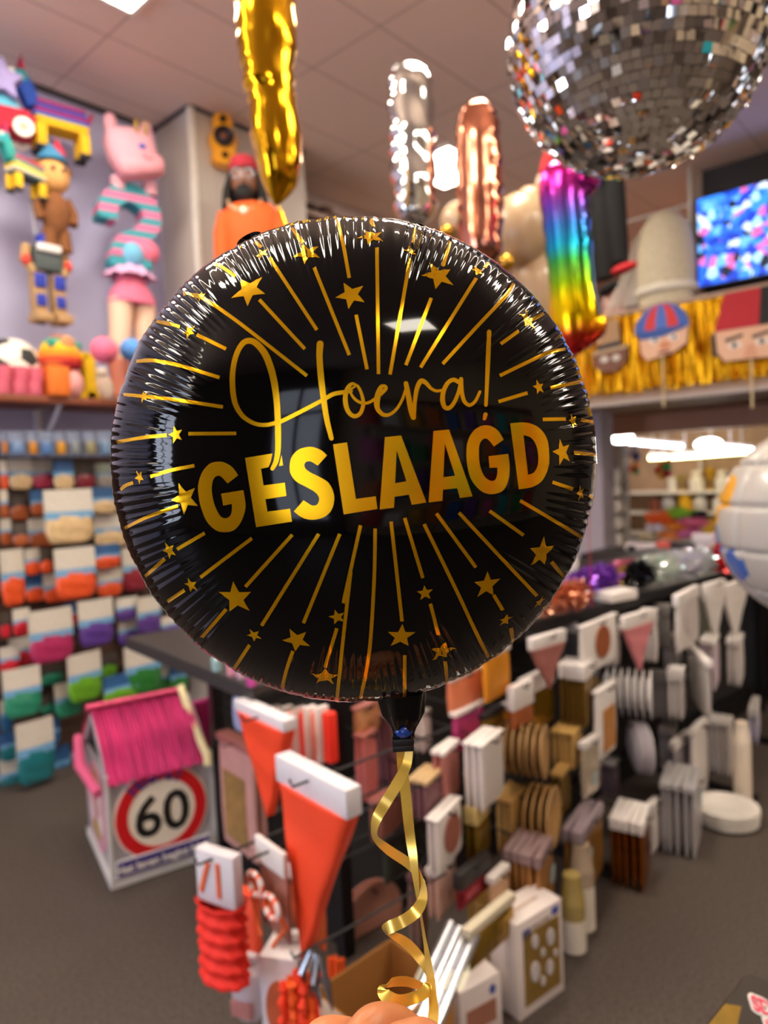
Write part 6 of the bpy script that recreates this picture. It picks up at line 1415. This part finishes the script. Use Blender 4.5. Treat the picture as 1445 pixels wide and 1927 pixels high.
ski = M('8a5a40', .5); orr = M('ee5c18', .75, var=.08, bump=.3, scale=8); hair = M('17120f', .8, var=.5, scale=60, bump=.8)
body = MB(); body.ell(MP(467, 345), (24*s, 25*s, 34*s)); body.tube([MP(468, 372), MP(470, 400)], [13*s, 15*s], 14); body.build('head', ski, t, 180)
sh_ = MB(); zlo = 0.0
sh_.lathe([(42*s, zlo), (44*s, MP(0, 520).z), (50*s, MP(0, 450).z), (56*s, MP(0, 412).z), (44*s, MP(0, 392).z), (18*s, MP(0, 384).z)], 28, (MP(476, 0).x, 0, 0), sy=.6)
for x in (-1, 1): sh_.tube([MP(476+x*44, 405), MP(476+x*54, 440), MP(476+x*58, 520), MP(476+x*54, 600)], [17*s, 17*s, 15*s, 14*s], 14)
sh_.build('shirt', orr, t, 60)
MB().lathe([(25*s, -.0), (27*s, 8*s), (22*s, 22*s), (1e-4, 28*s)], 24, MP(467, 326), sy=1.05).build('red_cap', M('b02434', .8, var=.2, scale=40), t)
hb_ = MB()
for i in range(22):
    a = -.35+(PI+.7)*i/21; x = 467+26*math.cos(a); y_ = 16*math.sin(a)*s
    hb_.tube([MP(x, 332, y_), MP(467+34*math.cos(a), 360, y_*1.2), MP(467+38*math.cos(a), 392, y_*1.2), MP(467+32*math.cos(a), 404, y_)], [4*s, 7*s, 7*s, 2*s], 7)
hb_.build('hair', hair, t, 180)
bd = MB(); bd.ell(MP(467, 370, -12*s), (19*s, 14*s, 15*s)); bd.ell(MP(467, 362, -22*s), (12*s, 5*s, 5*s)); bd.build('beard', hair, t, 180)
MB().ell(MP(467, 350, -25*s), (5*s, 6*s, 9*s), 12, 8).build('nose', ski, t)
gl_ = M('c8ccd8', .15, .7)
for x in (-11, 11): MB().tube([MP(467+x+8.5*math.cos(a), 340-8.5*math.sin(a), -25*s) for a in np.linspace(0, 2*PI, 22)], 1.6*s, 6).build('glasses_rim', gl_, t)
MB().tube([MP(467+30*math.cos(a), 384-24*math.sin(a), -(14+16*abs(math.sin(a)))*s) for a in np.linspace(PI, 2*PI, 20)], 3*s, 8).build('chain_necklace', M('d8b890', .3, .5, bump=.6, scale=90), t)
MB().ell(MP(467, 409, -33*s), (7*s, 2*s, 7*s), 14, 8).build('peace_medallion', M('e0c8b0', .3, .4), t)
# hat rack
ph = ax(585, 408, 1, 3.80); s = depth(ph)/f
t = thing('wall_shelf', 'high brown shelf with brown hats right of the gold balloon tip', 'shelf', (ph.x, 3.86, ph.z)); MB().box((.1, 0, -.02), (1.3, .34, .035)).build('board', M('6a4430', .6, var=.2), t, 0)
for x in (-.3, .5): MB().box((x, .02, -.11), (.025, .3, .16)).build('bracket', dk, t, 0)
for i, (x, yy, r) in enumerate(((552, 3.80, 25), (580, 3.86, 22), (610, 3.80, 20))):
    p = ax(x, 408, 1, yy); p.z = ph.z-.001
    o = MB().lathe([(1e-4, .002), (r*1.7*s, .006), (r*1.75*s, .012), (r*s, .014), (r*.95*s, r*1.1*s), (r*.6*s, r*1.3*s), (1e-4, r*1.15*s)], 28).build('felt_hat', M('4a3022', .85, var=.15)); o.location = p
    tag(o, 'brown felt hat on the high shelf, %s of three from the left' % ORD[i], 'hat', 'felt hats on the high shelf')
# ================================================================== UNDER THE MEZZANINE
LX = 8.4
def low(px, py, x=LX): return ax(px, py, 0, x)
slab('wall_lower', (LX+.35, -4.1, 0), (LX+.45, 4.03, 1.985), M('e4d6c4', .8, var=.06, scale=3))
su = thing('display_shelving', 'pale back wall shelving with jars and trophies under the mezzanine', 'shelving', (LX+.16, 0, 0))
a, b_ = low(1205, 925), low(1400, 915)
ym, yM = b_.y-2.2, a.y+.3
shz = [low(1300, y).z for y in (926, 966, 1006)]
ss = LX/ f
for i, z in enumerate(shz+[z2 for z2 in (.55, .2)]): MB().box((0, (ym+yM)/2, z), (.34, yM-ym, .03)).build('shelf_board', M('e0d8c8', .5), su, 0)
for y in np.linspace(ym, yM, 5): MB().box((.12, y, .9), (.04, .04, 1.8)).build('upright', M('c8c0b4', .5), su, 0)
MB().box((.165, (ym+yM)/2, .95), (.012, yM-ym, 1.85)).build('back_panel', M('a88a6c', .7, var=.3, scale=6), su, 0)
def jar(px, shelf, c, label, h=.17, r=.055, shape='jar', cat='jar'):
    p = low(px, 940, LX+.10); z = shz[shelf]+.0155
    pr = {'jar': [(1e-4, 0), (r*.8, 0), (r, .02), (r, h*.55), (r*.55, h*.7), (r*.75, h*.85), (r*.5, h), (1e-4, h)], 'cup': [(1e-4, 0), (r*.7, 0), (r*.7, .015), (r*.2, .03), (r*.2, h*.35), (r, h*.7), (r*1.1, h), (1e-4, h*.95)], 'block': [(1e-4, 0), (r, 0), (r, h), (1e-4, h)]}[shape]
    o = MB().lathe(pr, 20).build({'jar': 'figurine', 'cup': 'trophy', 'block': 'canister'}[shape], M(c, .35, .6 if shape == 'cup' else 0., var=.25, scale=25)); o.location = (p.x, p.y, z); tag(o, label, cat)
jar(1312, 0, 'd8d0c4', 'white figurine on the upper lit shelf, left one', .23, .085); jar(1360, 0, 'dcd4c8', 'white figurine on the upper lit shelf, right one', .22, .08)
jar(1337, 0, 'c89a28', 'slim gold trophy between the two upper white figurines', .26, .05, 'cup', 'trophy'); jar(1283, 0, 'b8a060', 'small brass trophy on the upper shelf', .19, .055, 'cup', 'trophy'); jar(1266, 0, 'cfc8bc', 'pale canister left of the brass trophy', .16, .05, 'block', 'canister')
jar(1290, 1, 'd8a41c', 'wide gold canister on the middle shelf', .25, .075, 'block', 'canister'); jar(1318, 1, 'd0c8bc', 'grey white figurine on the middle shelf', .23, .08); jar(1356, 1, 'e0dad0', 'white figurine on the middle shelf near the dotted balloon', .23, .085)
jar(1258, 1, 'b0aca8', 'grey figurine on the middle shelf above the feather boas', .22, .08); jar(1232, 1, '7a4030', 'brown canister at the left end of the middle shelf', .15, .07, 'block', 'canister'); jar(1338, 1, '6a4a2c', 'dark brown trophy on the middle shelf', .2, .05, 'cup', 'trophy')
jar(1346, 2, 'c89a30', 'gold basket shaped trophy on the lower shelf', .16, .14, 'block', 'trophy')
# fluorescent tubes
def lamp(x0, y0, x1, y1, r, c, e, label, x=LX-.6, xb=None):
    a, b_ = ax(x0, y0, 0, x), ax(x1, y1, 0, xb or x); t = thing('tube_light', label, 'tube light', (a+b_)/2, 0, 'tube lights under the mezzanine'); h = (b_-a)/2
    MB().tube([-h, h], r, 12).build('tube', M(c, .3, emit=e, var=0), t)
    MB().tube([-h*1.02+Vector((.0, 0, r*1.5)), h*1.02+Vector((0, 0, r*1.5))], r*.8, 6).build('housing', M('e8e4e0', .5), t)
    for q in (-.6, .6): MB().cyl(h*q+Vector((0, 0, r)), Vector((h.x*q, h.y*q, 1.984-t.location.z)), .008).build('hanger', M('cccccc', .4), t)
lamp(1137, 828, 1284, 840, .022, 'fff8ff', 8.0, 'long white tube light nearest the mezzanine front')
lamp(1318, 838, 1416, 846, .02, 'e8e4ff', 8.0, 'long cool white tube light beside the dotted balloon')
lamp(1262, 861, 1404, 850, .022, 'fff0a0', 8.0, 'warm yellow tube light above the trophies', LX-.40)
lamp(1222, 862, 1254, 860, .022, 'fff0a0', 8.0, 'short warm tube light left of the yellow one')
lamp(1132, 864, 1172, 856, .024, 'fff6f0', 8.0, 'short white tube light next to the black balloon')
for i, (x, y) in enumerate(((1170, 824), (1333, 836))):
    p = ax(x, y, 0, LX-.9); o = MB().ell((0, 0, 0), (.09, .13, .06)).build('dome_lamp', M('fffdf4', .3, emit=9., var=0)); o.location = p; tag(o, 'white glowing dome lamp over the %s tube light' % ('first', 'second')[i], 'lamp', 'dome lamps')
# bunting and paper decorations hanging below the slab
def cone_dec(px, py, r, h, cols, label, name='paper_decoration'):
    p = ax(px, py, 0, LX-1.3); t = thing(name, label, 'paper decoration', p)
    n = len(cols)
    for i, c in enumerate(cols):
        a = 2*PI*i/n; MB().ell((.55*r*math.cos(a)*.4, .62*r*math.cos(a), .62*r*math.sin(a)), (r*.5, r*.55, r*.55*h), 14, 10).build('pompom', M(c, .7, bump=.6, scale=60), t)
    MB().cyl((0, 0, 0), (0, 0, 1.984-p.z), .003).build('cord', M('e0dcd4', .6), t)
cone_dec(1170, 858, .07, 1.5, ['c02c40', 'b02038'], 'red paper decoration hanging at the left under the mezzanine'); cone_dec(1193, 852, .075, 1.2, ['e8e8f0', 'dcdce8', '3c4a98'], 'white and blue paper decoration under the white tube light')
cone_dec(1194, 882, .06, 1.0, ['f06030', 'f08a30', '3a9a60'], 'orange and green paper decoration below the blue one'); cone_dec(1135, 885, .06, 1.2, ['30a060', 'f06a40', '3050a8'], 'green, orange and blue paper decoration beside the black balloon')
cone_dec(1248, 885, .08, 1.1, ['d02034', 'f08020', '28a050', 'b01c30', 'e8b020'], 'red, orange and green paper cluster above the shelves'); cone_dec(1258, 868, .035, 1.2, ['f06a30', 'e8582c'], 'small orange paper ball under the yellow tube')
# feather boas
def boa(px, py, r, c, label, seed):
    p = ax(px, py, 0, LX-1.7); mb = MB(); rr1 = random.Random(seed)
    for k in range(150):
        n1 = Vector((rr1.gauss(0, 1), rr1.gauss(0, 1.6), rr1.gauss(0, .8))).normalized(); c_ = Vector((0, rr1.uniform(-1, 1)*r*.9, 0)); tt = n1.orthogonal()
        mb.add([c_-tt*.010, c_+tt*.010, c_+n1*r*.62+tt*.013, c_+n1*r*.75, c_+n1*r*.62-tt*.013], [(0, 1, 2, 3, 4)])
    t = thing('feather_boa', label, 'feather boa', p, 0, 'feather boas on the mid counter'); s_ = mb.build('feathers', M(c, .85, var=.12), t, 0); s_['kind'] = 'stuff'; MB().ell((0, 0, 0), (r*.5, r*1.15, r*.42)).build('core', M(c, .9, var=.12), t)
for i, (x, y, r, c, l) in enumerate(((1245, 974, .11, 'f4702c', 'bright orange'), (1282, 966, .10, '9ad03c', 'lime green'), (1268, 990, .09, 'f8a030', 'yellow orange'), (1240, 992, .09, 'e4dce4', 'white'), (1302, 982, .10, 'f07aa0', 'pink'), (1312, 968, .06, '2c2c34', 'black'), (1264, 1006, .085, 'f89a50', 'pale orange'), (1292, 1004, .09, 'ec8ac0', 'orchid pink'), (1224, 1010, .08, 'd8c8a8', 'cream'))):
    boa(x, y, r, c, '%s feather boa bundle on the counter under the mezzanine' % l, i)
pcn = low(1260, 1022, LX-1.7)
t = thing('display_counter', 'dark long counter carrying the feather boas under the mezzanine', 'counter', (pcn.x, pcn.y-.4, 0)); MB().box((0, 0, pcn.z/2), (.5, 2.2, pcn.z), bev=.01).build('body', M('2e2626', .6), t, 0); MB().box((0, 0, pcn.z+.01), (.56, 2.26, .02)).build('top', M('4a3e3c', .5), t, 0)
# row of packs on a dark rack
i = 0
for (x0, x1, y0, y1, c1_, c2_, l) in ((1178, 1206, 1022, 1056, 'd8c8c8', '9a2c40', 'white and dark red'), (1208, 1236, 1022, 1054, 'e0d0d0', 'd05878', 'white and pink'), (1238, 1262, 1018, 1050, 'e06050', '5a2c30', 'coral and brown'), (1264, 1312, 1020, 1046, '3a3034', 'f05a30', 'dark and orange'), (1304, 1344, 1004, 1040, 'e8dce0', 'e0d0dc', 'plain white'), (1346, 1380, 1000, 1044, 'd8b0b8', 'c84058', 'pink and red')):
    X = 4.9; a, b_ = ax(x0, (y0+y1)/2, 0, X), ax(x1, (y0+y1)/2, 0, X); tp, bt = ax((x0+x1)/2, y0, 0, X), ax((x0+x1)/2, y1, 0, X); w, h = a.y-b_.y, tp.z-bt.z
    pack('card_pack', '%s pack on the dark rack behind the tinsel' % l, 'pack', Vector((X, (a.y+b_.y)/2, bt.z)), -PI/2, w, h, .05, M(c1_, .5), M(c2_, .5, var=.25, scale=12), .5); i += 1
zr = bt.z
t = thing('dark_rack', 'dark low rack behind the tinsel garlands', 'display rack', (5.05, 1.80, 0)); MB().box((0, 0, zr/2-.01), (.5, 1.2, zr-.02)).build('body', M('2a2424', .6), t, 0)
# white grid stand with baskets near the balloon edge
X = 6.32; a, b_ = ax(1132, 960, 0, X), ax(1182, 960, 0, X); w = a.y-b_.y
t = thing('grid_stand', 'tall white wire grid stand with baskets beside the black balloon edge', 'stand', (X, (a.y+b_.y)/2, 0))
for i, y in enumerate((905, 930, 960, 990, 1020, 1050)):
    z = ax(1155, y, 0, X).z; bb = MB(); bb.box((-.08, 0, z), (.18, w, .015)); bb.box((-.16, 0, z+.05), (.012, w, .10)); bb.build('basket', M('d8ccb8', .5, var=.1), t, 0)
for y in (-w/2, w/2): MB().cyl((0, y, 0), (0, y, 1.75), .012).build('upright', M('b8b0a8', .4), t)
MB().box((.02, 0, .95), (.01, w, 1.5)).build('back_panel', M('cfc4b4', .6, var=.1, scale=20), t, 0)
slab('wall_pillar', (5.9, ax(1148, 960, 0, 6.).y+.02, 0), (6.15, ax(1118, 960, 0, 6.).y+.3, 1.985), M('c4b8c4', .7))
# black rack at the far right behind the gondola
pr_ = ax(1430, 1290, 0, 4.1)
t = thing('black_rack', 'black metal rack with dark goods at the right edge behind the gondola', 'display rack', (4.95, pr_.y-.45, 0))
for z in (.12, .5, .86): MB().box((0, 0, z), (.5, 1.1, .03)).build('shelf_board', bk, t, 0)
for x in (-.23, .23):
    for y in (-.53, .53): MB().box((x, y, .5), (.03, .03, 1.0)).build('upright', bk, t, 0)
for i, (y, z, c) in enumerate(((.3, .515, '2c2a30'), (.0, .515, '3a3438'), (-.3, .515, '242226'), (.3, .135, '4a3a34'), (.0, .135, '2c2a30'), (.35, .875, '1f1d22'))):
    o = MB().box((0, 0, .12), (.3, .24, .24), bev=.02).build('dark_bag', M(c, .4, var=.3, scale=20, bump=.5)); o.location = (4.95-.05, pr_.y-.45+y, z+.001); tag(o, 'dark packed bag on the black rack at the right edge, %s' % ('middle shelf nearest the gondola', 'middle shelf centre', 'middle shelf far side', 'bottom shelf nearest the gondola', 'bottom shelf centre', 'top shelf')[i], 'bag', 'dark bags on the black rack')

# ================================================================== ADDED GOODS BEHIND THE PHOTOGRAPHER (out of view, to colour foil and mirror ball reflections)
t = thing('display_shelving', 'added tall shelving on the wall behind the photographer', 'shelving', (-1.2, -3.98, 0))
for z in (.3, .85, 1.4, 1.95, 2.5): MB().box((0, 0, z), (5.6, .3, .03)).build('shelf_board', M('b8a080', .6), t, 0)
for x in (-2.8, -.93, .93, 2.8): MB().box((x, -.10, 1.27), (.04, .03, 2.5)).build('upright', M('8a8078', .5), t, 0)
bc = [('d83a2c', 'red'), ('e8b020', 'yellow'), ('2c6ac0', 'blue'), ('e0609c', 'pink'), ('3c9a50', 'green'), ('f0ece4', 'white'), ('e87a28', 'orange'), ('7a48a8', 'purple'), ('2cb0b8', 'turquoise')]
rb = random.Random(12); k = 0
for zi, z in enumerate((.315, .865, 1.415, 1.965)):
    for i in range(10):
        c, n = bc[(k*5+zi) % 9]; k += 1; w, h = rb.uniform(.30, .44), rb.uniform(.25, .42)
        o = MB().box((0, 0, h/2), (w, .22, h), bev=.01).build('added_goods_box', M(c, .45, var=.1, scale=5)); o.location = (-3.75+i*.56, -3.94, z+.0005)
        tag(o, 'added %s box on the %s shelf behind the photographer, %s from the street side' % (n, ('lowest', 'second', 'third', 'top')[zi], ORD[i]), 'box', 'added boxes on the shelving behind the photographer')
